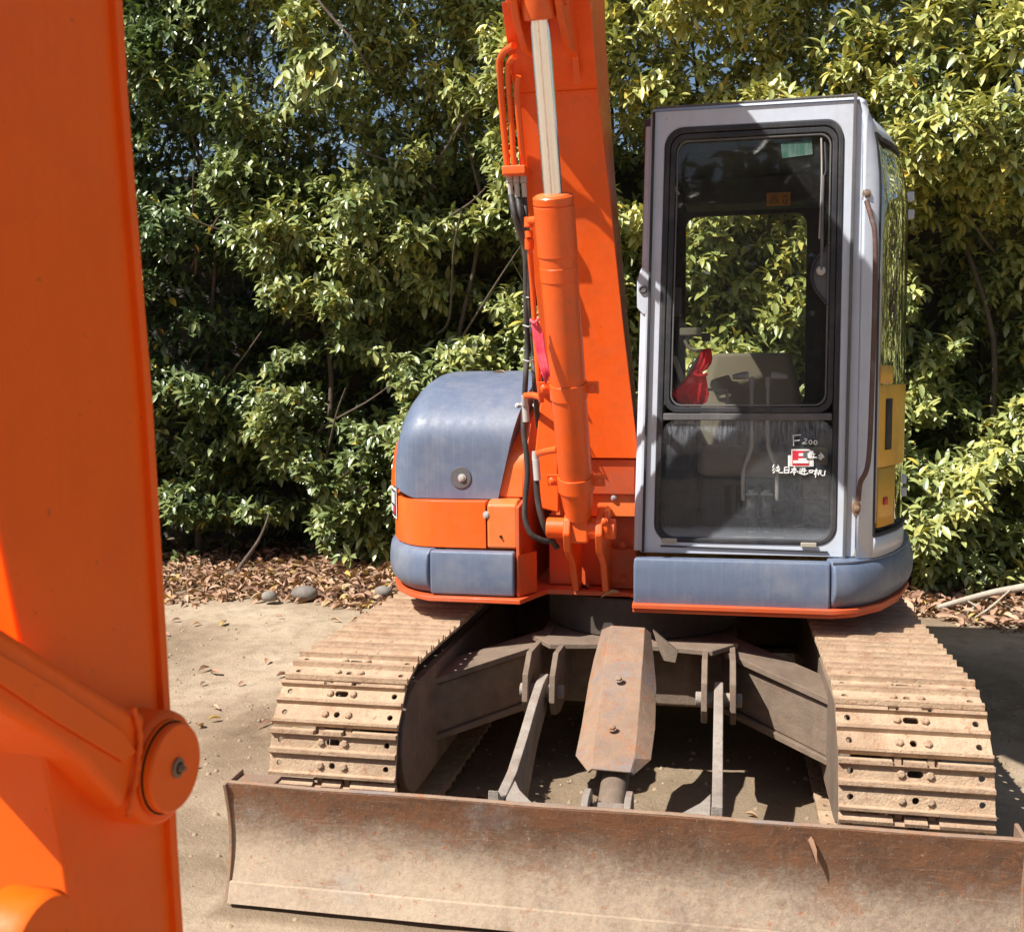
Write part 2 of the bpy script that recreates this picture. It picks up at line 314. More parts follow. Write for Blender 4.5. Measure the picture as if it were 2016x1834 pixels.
# ------------------------------------------------------------------ ground
def axis(lo, hi, step, far):
    a = list(np.arange(lo, hi+1e-6, step)); g = step
    while a[-1] < far: g *= 1.35; a.append(a[-1]+g)
    g = step
    while a[0] > -far: g *= 1.35; a.insert(0, a[0]-g)
    return a
gx = axis(-5.5, 4.0, .045, 250); gy = axis(-3.0, 5.0, .045, 250)
def gh(x, y):
    near = 1/(1+((x+1)/9)**4+(y/9)**4)
    h = .022*noise.noise(Vector((x*.9, y*.9, 3)))+.009*noise.noise(Vector((x*3.5, y*3.5, 9)))
    rough = max(0, noise.noise(Vector((x*.8+5, y*.9-2, 1)))+.12)
    rough = max(rough, .95*math.exp(-((x+1.75)**2/.12+(y+.30)**2/.35)), .8*math.exp(-((x+1.6)**2/.08+(y-.55)**2/.05)), .8*math.exp(-((x+1.45)**2/.10+(y+1.62)**2/.03)), .8*math.exp(-((x-.0)**2/.5+(y+.55)**2/.3)))
    h += rough*.034*noise.noise(Vector((x*9, y*9, 2)))+(.003+rough*.018)*noise.noise(Vector((x*23, y*23, 4)))
    bank = 1/(1+math.exp(-max(-8, min(8, y-3.0))*4)); h += bank*.05
    h *= near
    if abs(x) < 1.3 and abs(y) < 1.7: h = min(h, 0.004)
    return h, rough
vs, dm = [], []
for y in gy:
    for x in gx:
        h, r_ = gh(x, y); vs.append((x, y, h-.012))
        d_ = min(1, r_*(.95+.5*noise.noise(Vector((x*11, y*11, 5)))))
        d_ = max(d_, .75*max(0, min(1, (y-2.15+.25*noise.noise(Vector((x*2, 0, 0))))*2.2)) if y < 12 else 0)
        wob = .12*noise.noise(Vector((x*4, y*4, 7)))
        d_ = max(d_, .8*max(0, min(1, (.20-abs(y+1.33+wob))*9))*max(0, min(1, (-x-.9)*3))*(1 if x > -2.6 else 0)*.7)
        if abs(x) < 1.2 and abs(y) < 1.9: d_ = max(d_, .72)  # darker ground within the machine's footprint
        dm.append(d_)
nx = len(gx); fs = [(j*nx+i, j*nx+i+1, (j+1)*nx+i+1, (j+1)*nx+i) for j in range(len(gy)-1) for i in range(nx-1)]
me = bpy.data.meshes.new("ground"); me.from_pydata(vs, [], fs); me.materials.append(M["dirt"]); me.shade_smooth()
at_ = me.attributes.new("dark_ground", 'FLOAT', 'POINT'); at_.data.foreach_set("value", dm)
g_ = bpy.data.objects.new("ground", me); COL.objects.link(g_); tag(g_, kind="structure")

# wall behind the hedge
wall = empty("boundary_wall", (0, 4.9, 0)); tag(wall, "shaded grey concrete wall standing behind the leafy hedge", "wall")
k = 0
for i in range(-9, 9):
    mb = MB().box((i*1.25+.006, 0, -.05), (i*1.25+1.244, .12, 3.55)); o = mb.build("panel", "concrete", wall, .006)
mb = MB().box((-11.3, -.02, 3.553), (11.3, .14, 3.62)); mb.build("coping", "concrete", wall, .006)

# ------------------------------------------------------------------ excavator
ex = empty("excavator"); tag(ex, "orange crawler excavator with blue grey panels, whitish cab and rusty dozer blade", "excavator")

# --- tracks
NSH = 40; RI = .305; YC = 1.2; ZC = .325; XT = .935
LST = 2*YC; PER = 2*LST+2*math.pi*RI; PITCH = PER/NSH
def path(s):                       # returns y, z, ty, tz ; starts at front bottom, goes up the front
    s %= PER; arc = math.pi*RI
    if s < arc:
        a = -math.pi/2-s/RI; return -YC+RI*math.cos(a), ZC+RI*math.sin(a), math.sin(a), -math.cos(a)
    s -= arc
    if s < LST:
        sag = -.018*math.sin(math.pi*s/LST)**2; return -YC+s, ZC+RI+sag, 1, 0
    s -= LST
    if s < arc:
        a = math.pi/2-s/RI; return YC+RI*math.cos(a), ZC+RI*math.sin(a), math.sin(a), -math.cos(a)
    s -= arc; return YC-s, ZC-RI, -1, 0
# prototype shoe: local x lateral, y along, z outward
W = .225; L = PITCH*.5
prof = [(-L-.001, -.002), (-L+.003, .014), (-L+.012, .017), (-L+.018, .003), (-.012, .003), (-.006, .020), (.006, .020), (.012, .003),
        (L-.030, .003), (L-.025, .020), (L-.013, .020), (L-.010, .003), (L-.008, .000), (L-.008, -.008), (-L+.006, -.008), (-L+.001, -.010)]
def shoe_mesh(seed):
    import bmesh
    rn = random.Random(seed); mb = MB()
    n_ = 7; rings = []
    for i in range(n_):
        x = -W+2*W*i/(n_-1); rings.append([(x+0, y, z) for y, z in prof])
    mb.loft(rings); o = mb.build("shoe_tmp", "track_steel", None, 0, 0)
    cut = MB(); y1, y2 = -L*.5-.0, L*.42
    for (x, y, r) in ((-W+.035, y1, .010), (-W+.035, y2, .010), (W-.035, y1, .010), (W-.035, y2, .010), (0, y1, .011)): cut.cyl((x, y, -.05), (x, y, .05), r, 14)
    cut.prism([(.011*math.cos(a)+(.013 if math.cos(a) > 0 else -.013), y2+.011*math.sin(a), -.05) for a in [2*math.pi*q/16+.1 for q in range(16)]], (0, 0, .1))
    for x in (-.050, .050): cut.box((x-.017, L-.024, -.05), (x+.017, L+.02, .05))
    c = cut.build("cut_tmp", "track_steel", None, 0, 0)
    bo = o.modifiers.new("b", 'BOOLEAN'); bo.operation = 'DIFFERENCE'; bo.object = c; bo.solver = 'EXACT'; bo.use_self = True
    dg = bpy.context.evaluated_depsgraph_get(); me = bpy.data.meshes.new_from_object(o.evaluated_get(dg)); me.name = "track_shoe"
    bpy.data.objects.remove(o); bpy.data.objects.remove(c)
    bb = MB()
    for x in (-.042, .042):
        for y in (y1, y2): bb.rings_on((x, y, .002), (x, y, 1), [(0, .013), (.009, .0125), (.0115, .009)], 6)
    bm = bmesh.new(); bm.from_mesh(me); base = [bm.verts.new(v_) for v_ in bb.v]
    for f in bb.f: bm.faces.new([base[i] for i in f])
    bmesh.ops.recalc_face_normals(bm, faces=bm.faces)
    bm.to_mesh(me); bm.free(); me.shade_smooth(); me.set_sharp_from_angle(angle=R_(28)); return me
SH = [shoe_mesh(i) for i in range(3)]
lk = MB()
for x in (-.048, .048):
    lk.prism([(x-.010, -L*1.25, -.062), (x-.010, -L*1.25, -.022), (x-.010, -L*.9, -.010), (x-.010, L*.9, -.010), (x-.010, L*1.2, -.022), (x-.010, L*1.2, -.062)], (.02, 0, 0))
lk.cyl((-.075, -L, -.040), (.075, -L, -.040), .016, 12)
lko = lk.build("link_tmp", "chain_steel", None, .003); LKM = lko.data; bpy.data.objects.remove(lko)
for side, ph in ((-1, .055), (1, .03)):
    fr = MB().box((side*XT-.16, -YC+.12, ZC-.14), (side*XT+.16, YC-.1, ZC+.13))
    tr = fr.build("track", "dark_steel", ex, .02)
    if side == 1: tr["label"] = "dusty sunlit crawler track under the cab"
    else: tr["label"] = "dusty crawler track under the blue bonnet"
    mb = MB(); x0 = -side*.0+side*(XT-.205)
    pts = []
    for k in range(13):
        a = R_(90+180*k/12); pts.append((x0, -YC+.02+.19*math.cos(a), ZC+.02+.20*math.sin(a)))
    pts += [(x0, YC-.2, ZC-.17), (x0, YC-.2, ZC+.20)]
    mb.prism(pts, (side*.035, 0, 0)); mb.build("side_plate", "muddy_steel", tr, .008)
    for yy, nm in ((-YC, "idler_wheel"), (YC, "sprocket")):
        w = MB(); w.rings_on((side*XT-.045, yy, ZC), (side*XT+1, yy, ZC), [(0, .14), (0.002, .225), (.03, .235), (.06, .235), (.088, .225), (.09, .14)], 40); w.build(nm, "muddy_steel", tr, 0)
    for q in range(5):
        w = MB().cyl((side*XT-.06, -.8+q*.4, .13), (side*XT+.06, -.8+q*.4, .13), .062, 20); w.build("roller", "muddy_steel", tr, .004)
    for i in range(NSH):
        y, z, ty, tz = path(i*PITCH+ph+side*.02)
        t = Vector((0, ty, tz)); nrm = Vector((0, tz, -ty)) if False else Vector((0, -tz, ty))
        c_ = Vector((0, y+YC if y < -YC else (y-YC if y > YC else 0), z-ZC))
        if nrm.dot(c_) < 0: nrm = -nrm
        ax = t.cross(nrm); jit = Matrix.Rotation(rnd.uniform(-.012, .012), 4, 'X')
        mw = Matrix(((ax.x, t.x, nrm.x, side*XT), (ax.y, t.y, nrm.y, y), (ax.z, t.z, nrm.z, z), (0, 0, 0, 1)))@jit
        for me_, nm in ((SH[i % 3], "track_shoe"), (LKM, "track_link")):
            o = bpy.data.objects.new(nm, me_); COL.objects.link(o); o.parent = tr; o.matrix_local = mw

# --- undercarriage frame
cf = MB(); cf.box((-.42, -.55, .30), (.42, .55, .545)); car = cf.build("car_body", "muddy_steel", ex, .02)
mb = MB().cyl((0, 0, .545), (0, 0, .715), .43, 48); mb.build("swing_bearing", "dark_steel", ex, .01)
for sx_ in (-1, 1):
    for sy in (-1, 1):
        # box leg: top plate sloping outward and down
        yo = sy*.85; yi = sy*.46
        p = lambda x, y, z: (sx_*x, y, z)
        mb = MB().hexa([p(.36, yi-.1, .33), p(.36, yi+.14, .33), p(.80, yo+.12, .25), p(.80, yo-.13, .25), p(.36, yi-.1, .53), p(.36, yi+.14, .53), p(.80, yo+.12, .445), p(.80, yo-.13, .445)])
        lg = mb.build("frame_leg", "muddy_steel", ex, .008)
        mb = MB().hexa([p(.36, yi-.14, .533), p(.36, yi+.17, .533), p(.82, yo+.15, .448), p(.82, yo-.17, .448), p(.36, yi-.14, .558), p(.36, yi+.17, .558), p(.82, yo+.15, .472), p(.82, yo-.17, .472)])
        mb.build("top_flange", "muddy_steel", lg, .003)
        mb = MB().hexa([p(.36, yi-.14, .305), p(.36, yi+.17, .305), p(.82, yo+.15, .225), p(.82, yo-.17, .225), p(.36, yi-.14, .328), p(.36, yi+.17, .328), p(.82, yo+.15, .248), p(.82, yo-.17, .248)])
        mb.build("bottom_flange", "muddy_steel", lg, .003)
mb = MB().prism([(-.42, -.56, .560), (.42, -.56, .560), (.32, -.70, .560), (.10, -.66, .560), (-.10, -.66, .560), (-.32, -.70, .560)], (0, 0, .022)); mb.build("nose_plate", "muddy_steel", ex, .004)
# bright lug plate right of the guard
mb = MB().prism([at(1285, 1240, 'y', -.72), at(1335, 1282, 'y', -.72), at(1330, 1305, 'y', -.74), at(1303, 1300, 'y', -.74)], (0, .022, 0)); mb.build("lug", "muddy_steel", ex, .003)

# blade arms with pivots
for sx_, X in ((-1, -.325), (1, .345)):
    for dx in (-.052, .052):
        c_ = Vector((X+dx, 0, 0)); lug = []
        for yy, zz in ((-.56, .57), (-.84, .585), (-.93, .52), (-.95, .42), (-.90, .36), (-.80, .34), (-.56, .36)): lug.append((X+dx-.011, yy, zz))
        MB().prism(lug, (.022, 0, 0)).build("pivot_lug", "muddy_steel", ex, .003)
    MB().cyl((X-.085, -.86, .44), (X+.085, -.86, .44), .026, 20).build("pivot_pin", "worn_grey_steel", ex, .004)
    arm = []
    top = [(-.80, .49), (-.92, .485), (-1.05, .455), (-1.25, .395), (-1.45, .345), (-1.62, .335), (-1.70, .36), (-1.74, .395)]
    bot = [(-1.74, .10), (-1.55, .12), (-1.36, .12), (-1.05, .30), (-.86, .36), (-.80, .39)]
    MB().prism([(X-.017, y, z) for y, z in top+bot], (.034, 0, 0)).build("blade_arm", "worn_grey_steel", ex, .004)
    # gusset to the back bar
    s_ = -1 if X > 0 else 1
    MB().prism([(X+s_*.02, -1.735, .315), (X+s_*.16, -1.735, .315), (X+s_*.10, -1.66, .315), (X+s_*.05, -1.58, .315), (X+s_*.02, -1.50, .315)], (0, 0, .022)).build("gusset", "worn_grey_steel", ex, .003)
MB().box((-.30, -1.735, .27), (.32, -1.66, .335)).build("cross_bar", "worn_grey_steel", ex, .006)

# dozer blade: curved plate
NB = 18; xs = np.linspace(-1.163, 1.163, 26); prof_b = []
for i in range(NB+1):
    t = i/NB; z = .010+t*.374; y = -1.832+.038*math.sin(math.pi*min(1, t*1.0))*1.0+.015*t; prof_b.append((y, z))
rings = []
for x in xs:
    w1 = .0035*noise.noise(Vector((x*3, 0, 0))); ring = [(x, y+.004*noise.noise(Vector((x*4, z*9, 1))), z+w1+(.003*noise.noise(Vector((x*14, z*5, 2))) if z > .36 or z < .03 else 0)) for y, z in prof_b]
    ring += [(x, y+.020, z+w1) for y, z in prof_b[::-1]]
    rings.append(ring)
bl = MB().loft(rings).build("blade", "blade_steel", ex, 0, 50)
def strip_mb(x0, x1, dy, zlo, zhi, th):
    mb = MB(); rg = []
    for x in np.linspace(x0, x1, 20):
        rg.append([(x, y-dy, z+.0015*noise.noise(Vector((x*9, z*9, 3)))) for y, z in prof_b if zlo <= z <= zhi]+[(x, y-dy+th, z) for y, z in prof_b[::-1] if zlo <= z <= zhi])
    return mb.loft(rg)
MB().tube([(x, prof_b[-1][0]+.010+.003*noise.noise(Vector((x*6, 2, 0))), .386+.0035*noise.noise(Vector((x*3, 0, 0)))+.0015*noise.noise(Vector((x*30, 1, 0)))) for x in np.linspace(-1.16, 1.16, 60)], .0085, 6).build('top_edge', 'guard_steel', bl, 0)
strip_mb(-1.163, 1.163, .014, -1, .075, .012).build("cutting_edge", "blade_steel", bl, .002)
for x0 in (-1.175, 1.163):
    rg = []
    for x in (x0, x0+.012):
        rg.append([(x, y-.010, z+.004) for y, z in prof_b]+[(x, -1.70, .392), (x, -1.695, .34), (x, -1.72, .25), (x, -1.75, .05)])
    MB().loft(rg).build("side_plate", "guard_steel", bl, .003)
MB().box((-1.163, -1.795, .362), (-1.03, -1.70, .376)).build("end_cap", "guard_steel", bl, .004)

# cylinder guard
Gp = lambda px, py, y: at(px, py, 'y', y)
sec = [  # rows: left wing, left fold, right fold, right wing with y for wing and fold
    ((1186, 1240, -.72), (1205, 1232, -.76), (1268, 1236, -.76), (1280, 1246, -.72)),
    ((1170, 1300, -.86), (1196, 1275, -.90), (1266, 1280, -.90), (1286, 1300, -.86)),
    ((1160, 1345, -.94), (1190, 1320, -.98), (1262, 1325, -.98), (1291, 1352, -.94)),
    ((1146, 1430, -1.20), (1176, 1425, -1.25), (1255, 1430, -1.25), (1289, 1435, -1.20)),
    ((1134, 1488, -1.38), (1168, 1488, -1.43), (1248, 1494, -1.43), (1281, 1496, -1.38)),
    ((1159, 1520, -1.47), (1166, 1514, -1.49), (1240, 1521, -1.49), (1246, 1526, -1.47))]
vs = []; [vs.append(Gp(*q)) for row in sec for q in row]; fs = []
for i in range(len(sec)-1):
    for j in range(3): fs.append((i*4+j, i*4+j+1, (i+1)*4+j+1, (i+1)*4+j))
gd = MB().add(vs, fs).build("cylinder_guard", "guard_steel", ex, .003, 25, 2, .009)
bolt(Gp(1218, 1336, -1.052), (0, -.6, .8), .011, parent=gd, mat="guard_steel"); bolt(Gp(1205, 1432, -1.30), (0, -.6, .8), .011, parent=gd, mat="guard_steel")
bc = MB(); bc.cyl((.015, -.75, .56), (.015, -1.60, .27), .045, 24); bcy = bc.build("blade_cylinder", "muddy_steel", ex, .003)
MB().cyl((-.035, -1.62, .262), (.062, -1.62, .262), .065, 24).build("cylinder_eye", "worn_grey_steel", bcy, .004)
for X in (-.052, .078):
    MB().prism([(X-.011, -1.57, .21), (X-.011, -1.57, .34), (X-.011, -1.60, .365), (X-.011, -1.66, .365), (X-.011, -1.735, .34), (X-.011, -1.735, .20)], (.022, 0, 0)).build("cylinder_lug", "worn_grey_steel", ex, .003)
MB().cyl((-.08, -1.62, .262), (.11, -1.62, .262), .024, 16).build("cylinder_pin", "worn_grey_steel", ex, .003)

# --- revolving frame
dk = [(-.447, -.662), (-.40, -.52), (-.37, -.44), (-.03, -.44), (0, -.47), (.005, -.664), (.77, -.658), (.865, -.612), (.975, -.488), (1.075, -.285), (1.145, -.05), (1.16, .1), (1.16, .5), (1.0, .95), (.6, 1.2), (0, 1.3), (-.6, 1.2), (-1.0, .9), (-1.14, .5), (-1.155, .2), (-1.142, -.05), (-1.098, -.28), (-1.022, -.47), (-.935, -.585), (-.833, -.655)]
MB().prism([(x, y, .728) for x, y in dk], (0, 0, .020)).build("deck_plate", "orange_deck", ex, .004)
MB().box((-.36, -.30, .75), (-.02, .95, 1.10)).build("center_frame", "orange_deck", ex, .01)
MB().prism([(x, y, .712) for x, y in [(.006, -.40), (.006, -.652), (.77, -.646), (.86, -.60), (.97, -.476), (1.07, -.275), (1.13, .1), (.9, .1)]], (0, 0, .0145)).build('deck_lip', 'orange_deck', ex, .003)
# body core behind panels so nothing is open
def plan_loft(pts_lo, zs, name, mat, bevel=.01, top_scale=None, parent=ex):
    rings = []
    for z, s in zs:
        cx = sum(p[0] for p in pts_lo)/len(pts_lo); cy = sum(p[1] for p in pts_lo)/len(pts_lo)
        rings.append([(cx+(x-cx)*s, cy+(y-cy)*s, z) for x, y in pts_lo])
    return MB().loft(rings).build(name, mat, parent, bevel)
# left skirts (front flat, corner curved, side)
def wallstrip(pts, z0, z1, th, name, mat, bevel=.006, bulge=0, parent=ex, tuck=0, n=8):
    pts = [Vector((x, y, 0)) for x, y in pts]; c = Vector((0, .2, 0)); rings = []
    for i, p in enumerate(pts):
        t = (pts[min(i+1, len(pts)-1)]-pts[max(i-1, 0)]).normalized(); nn = Vector((t.y, -t.x, 0))
        if nn.dot(p-c) < 0: nn = -nn
        ring = []
        for k in range(n+1):
            z = z0+(z1-z0)*k/n; u = k/n; off = bulge*math.sin(math.pi*u)-tuck*max(0, (.35-u)/.35)**2-.5*tuck*max(0, (u-.85)/.15)**2
            q = p+nn*off; ring.append((q.x, q.y, z))
        for k in range(n, -1, -1):
            z = z0+(z1-z0)*k/n; u = k/n; off = bulge*math.sin(math.pi*u)-tuck*max(0, (.35-u)/.35)**2-th-.5*tuck*max(0, (u-.85)/.15)**2
            q = p+nn*off; ring.append((q.x, q.y, z))
        rings.append(ring)
    return MB().loft(rings).build(name, mat, parent, bevel, 40, 2)
def cpts(pts, n=5): return [(p.x, p.y) for p in spline([(a, b_, 0) for a, b_ in pts], n)]
wallstrip([(-.832, -.635), (-.476, -.640)], .752, .936, .05, "skirt_panel", "blue_plastic", .01, .004, tuck=.006)
lc = cpts([(-.838, -.632), (-.94, -.575), (-1.03, -.465), (-1.105, -.28), (-1.15, -.05), (-1.165, .25), (-1.15, .55)])
wallstrip(lc, .752, .940, .05, "skirt_panel", "blue_plastic", .01, .012, tuck=.035)
wallstrip([(.008, -.640), (.762, -.640)], .735, .928, .05, "skirt_panel", "blue_plastic", .01, .004, tuck=.008)
rc = cpts([(.768, -.640), (.86, -.60), (.97, -.48), (1.07, -.28), (1.14, -.05), (1.175, .25), (1.16, .6)])
wallstrip(rc, .735, .935, .06, "skirt_panel", "blue_plastic", .014, .020, tuck=.035)
# top ledge of the right skirt
led = rc+[(1.05, .6), (1.02, .2), (.95, -.1), (.86, -.38), (.78, -.5)]
MB().prism([(x, y, .922) for x, y in led], (0, 0, .010)).build("skirt_ledge", "blue_plastic", ex, .003)

# left orange lower body
lo = [(-.603, -.590), (-.82, -.590), (-.89, -.575), (-.945, -.54), (-.99, -.49), (-1.03, -.43), (-1.075, -.33), (-1.11, -.22), (-1.135, -.08), (-1.15, .1), (-1.15, .3), (-1.05, .8), (-.85, 1.1), (-.5, 1.15), (-.5, .3), (-.603, .2)]
plan_loft(lo, ((.944, 1.0), (1.135, .992), (1.136, .990)), "lower_cover", "orange_paint", .014)
def side_cover(name, mat, x_front, inset, z0, z1, parent=ex):
    pass
# orange flank rising behind the blue cover on the left
rings = []
for z, dx, yb in ((1.17, 0, -.33), (1.24, .004, -.33), (1.34, .012, -.30), (1.44, .035, -.22), (1.52, .07, -.12), (1.57, .12, 0)):
    rings.append([(-1.085+dx, yb-.02, z), (-1.128+dx, yb+.20, z), (-1.12+dx, yb+.5, z), (-1.05+dx, .8, z), (-.85, 1.1, z), (-.55, 1.1, z), (-.55, .2, z), (-.9, yb+.05, z), (-1.045+dx, yb-.09, z)])
MB().loft(rings).build("side_cover", "orange_paint", ex, .01)
# stepped orange panel at right of cover
MB().prism([(-.598, -.592, .942), (-.598, -.592, 1.125), (-.598, -.555, 1.142), (-.598, .2, 1.142), (-.598, .2, .942)], (.128, 0, 0)).build("step_panel", "orange_dusty", ex, .012)
rg = []
for u in range(13):
    t = u/12; z = 1.145+t*.42; y = -.50+(0 if t < .35 else .55*((t-.35)/.65)**1.7); xl = -.595+.0+.085*t+(.05*t*t); rg.append([(xl, y, z), (-.462+.015*t, y, z), (-.462+.015*t, y+.06, z), (xl, y+.06, z)])
MB().loft(rg).build("sloped_panel", "orange_dusty", ex, .006)
# orange inner side wall facing the boom recess
MB().prism([(-.470, -.62, .752), (-.470, -.62, 1.12), (-.462, -.50, 1.145), (-.462, -.50, 1.30), (-.455, -.42, 1.45), (-.447, -.15, 1.56), (-.447, .9, 1.60), (-.447, .9, .752)], (.014, 0, 0)).build("recess_wall", "orange_deck", ex, .003)
MB().prism([(-.462, -.625, .752), (-.462, -.63, .925), (-.405, -.52, .925), (-.405, -.52, .752)], (0, .02, 0)).build("corner_web", "orange_deck", ex, .003)

# blue bonnet: sections along x
def bonnet():
    secs = []; X0, X1 = -1.062, -.47; NX = 26; NP = 22
    for i in range(NX+1):
        u = i/NX; t = 1-u                   # u=0 right edge, u=1 left
        q = max(0, (u-.66)/.34); e = (1-q**3.2)**(1/3.2) if q < 1 else 0
        ring = []
        for k in range(NP+1):
            s = k/NP                        # profile: up the front, over the top, to the back
            if s < .30: y, z = -.520+.0*s, 1.14+(s/.30)*.235
            elif s < .80:
                a = (s-.30)/.50*math.pi/2; y = -.52+.62*(1-math.cos(a))**1.0; z = 1.375+.300*math.sin(a)
            else: y, z = .10+(s-.80)/.20*.85, 1.675
            xr = -.565+.115*max(0, min(1, (z-1.14)/.50)); xl = X0+(.028*max(0, (z-1.3)/.3))
            x = xr+(xl-xr)*u
            zz = 1.14+(z-1.14)*(.42+.58*e) if z > 1.37 else 1.14+(z-1.14)*(.42+.58*e)
            yy = y+(1-e)*.34*(1 if y < .1 else max(0, 1-(y-.1)))
            ring.append((x, yy, zz+ (.055*max(0, (q-.25))/.75 if s < .02 else 0)))
        ring += [(ring[-1][0], ring[-1][1], 1.14), ]
        secs.append(ring)
    return MB().loft(secs)
bo_ = bonnet().build("bonnet", "blue_plastic", ex, .012, 45, 3)
pk = at(907, 940, 'y', -.523)
MB().rings_on(pk+Vector((0, -.002, 0)), pk+Vector((0, 1, 0)), [(0, .040), (-.004+.004, .044), (.004, .046)], 28).build("recess_shade", "grey_plastic", bo_, 0)  # raised disc; dark grey paints the shade and dirt of a hollow
bolt(pk+Vector((.006, -.004, 0)), (0, -1, 0), .012, parent=bo_)
bolt(at(958, 1013, 'y', -.588), (0, -1, 0), .011, parent=ex); bolt(at(986, 1056, 'y', -.594), (0, -1, 0), .004, parent=ex, mat="hole_dark")
for q in ((1019, 798), (1030, 795), (1054, 797)): bolt(at(q[0], q[1], 'y', -.44), (0, -1, .5), .008, parent=ex)
# machine label on the left flank
lb = MB(); pp = []
for z in (1.00, 1.115):
    pass
lab_c = cpts([(-1.125, -.14), (-1.085, -.29), (-1.025, -.42)], 4)
def flank_strip(u0, u1, z0, z1, off, name, mat, parent):
    pts = []; n = len(lab_c)-1; m_ = []
    for k in range(5):
        u = u0+(u1-u0)*k/4; f = u*n; i = min(int(f), n-1); g = f-i
        a = Vector((*lab_c[i], 0)); b_ = Vector((*lab_c[i+1], 0)); p = a.lerp(b_, g); t = (b_-a).normalized(); nn = Vector((t.y, -t.x, 0))
        if nn.x > 0: nn = -nn
        m_.append(p+nn*off)
    mb = MB(); mb.loft([[(p.x, p.y, z0), (p.x, p.y, z1), (p.x+.002, p.y+.002, z1), (p.x+.002, p.y+.002, z0)] for p in m_]); return mb.build(name, mat, parent, 0)
pl_ = flank_strip(0, 1, 1.035, 1.165, .014, "name_plate", "white_print", ex); flank_strip(.04, .95, 1.044, 1.156, .016, "plate_field", "black_trim", pl_)
for u0, u1, z0, z1 in ((.08, .20, 1.118, 1.124), (.12, .15, 1.10, 1.145), (.26, .33, 1.10, 1.145), (.33, .44, 1.115, 1.122), (.40, .45, 1.095, 1.148), (.52, .56, 1.095, 1.148), (.61, .70, 1.098, 1.146), (.74, .82, 1.098, 1.146), (.88, .92, 1.095, 1.148), (.10, .72, 1.060, 1.082)):
    flank_strip(u0, u1, z0, z1, .018, "lettering", "white_print", pl_)
flank_strip(.80, .92, 1.055, 1.086, .018, "lettering", "red_print", pl_)

# recess floor items: horizontal cover right of cylinder, dark ledge, vertical wall with bolts
def quadp(pts, th, name, mat, parent=ex, bevel=.003): return MB().prism(pts, th).build(name, mat, parent, bevel)
Y = -.36
quadp([(-.36, -.40, 1.06), (.0, -.40, 1.06), (.0, -.40, 1.19), (-.36, -.40, 1.19)], (0, .02, 0), "valve_cover", "orange_dusty")
quadp([(-.36, -.40, 1.19), (.0, -.40, 1.19), (.0, -.15, 1.235), (-.36, -.15, 1.235)], (0, 0, .012), "valve_cover_top", "orange_dusty")
quadp([(-.13, -.395, .752), (.0, -.395, .752), (.0, -.395, .92), (-.13, -.395, .92)], (0, .02, 0), "access_plate", "orange_deck")
quadp([(-.38, -.34, .752), (.0, -.34, .752), (.0, -.34, 1.06), (-.38, -.34, 1.06)], (0, .02, 0), "recess_back", "orange_deck")
for q in ((1208, 978), (1238, 940), (1226, 1073), (1226, 1140)): bolt(at(q[0], q[1], 'y', -.408), (0, -1, 0), .010, parent=ex, mat="galvanised" if q[1] < 1000 else "orange_deck")
# lugs holding the cylinder foot
for px, w in ((-.262, .03), (-.135, .03)):
    MB().prism([(px, -.475, .751), (px, -.375, .751), (px, -.365, .96), (px, -.40, 1.10), (px, -.50, 1.12), (px, -.62, 1.125), (px, -.71, 1.09), (px, -.735, 1.03), (px, -.70, .955), (px, -.56, .88)], (w, 0, 0)).build("cylinder_bracket", "orange_paint", ex, .008)
MB().cyl((-.335, -.66, 1.045), (-.06, -.66, 1.045), .042, 24).build("foot_pin", "orange_paint", ex, .006)
MB().cyl((-.103, -.66, 1.06), (-.085, -.66, 1.06), .055, 24).build("pin_cap", "orange_paint", ex, .004)
bolt((-.10, -.715, 1.085), (0, -1, .2), .010, parent=ex, mat="orange_paint")

# --- boom
def bxy(px, py, y): return at(px, py, 'y', y)
front = [((1104, 905, -.45), (1252, 897, -.45)), ((1070, 650, -.54), (1222, 640, -.54)), ((1043, 400, -.64), (1196, 400, -.64)), ((1020, 186, -.78), (1171, 182, -.78)), ((995, 0, -1.06), (1155, 0, -1.06))]
rings = []
depth = [.36, .33, .32, .38, .50]
for (l, r_), d_ in zip(front, depth):
    a = bxy(*l); b_ = bxy(*r_); z = (a.z+b_.z)/2; up = (0, d_, .0)
    dz = {0: 0, 1: .05, 2: .12, 3: .3, 4: .45}[front.index((l, r_))]
    rings.append([Vector((a.x, a.y, z)), Vector((b_.x, b_.y, z)), Vector((b_.x, b_.y+d_, z+dz)), Vector((a.x, a.y+d_, z+dz))])
xl, xr_ = rings[-1][0].x, rings[-1][1].x
rings.append([Vector((xl, -2.2, 3.62)), Vector((xr_, -2.2, 3.62)), Vector((xr_, -1.9, 4.0)), Vector((xl, -1.9, 4.0))])
rings.append([Vector((xl, -3.1, 3.9)), Vector((xr_, -3.1, 3.9)), Vector((xr_, -3.0, 4.15)), Vector((xl, -3.0, 4.15))])
bm_ = MB().loft(rings).build("boom", "orange_paint", ex, .010, 20)
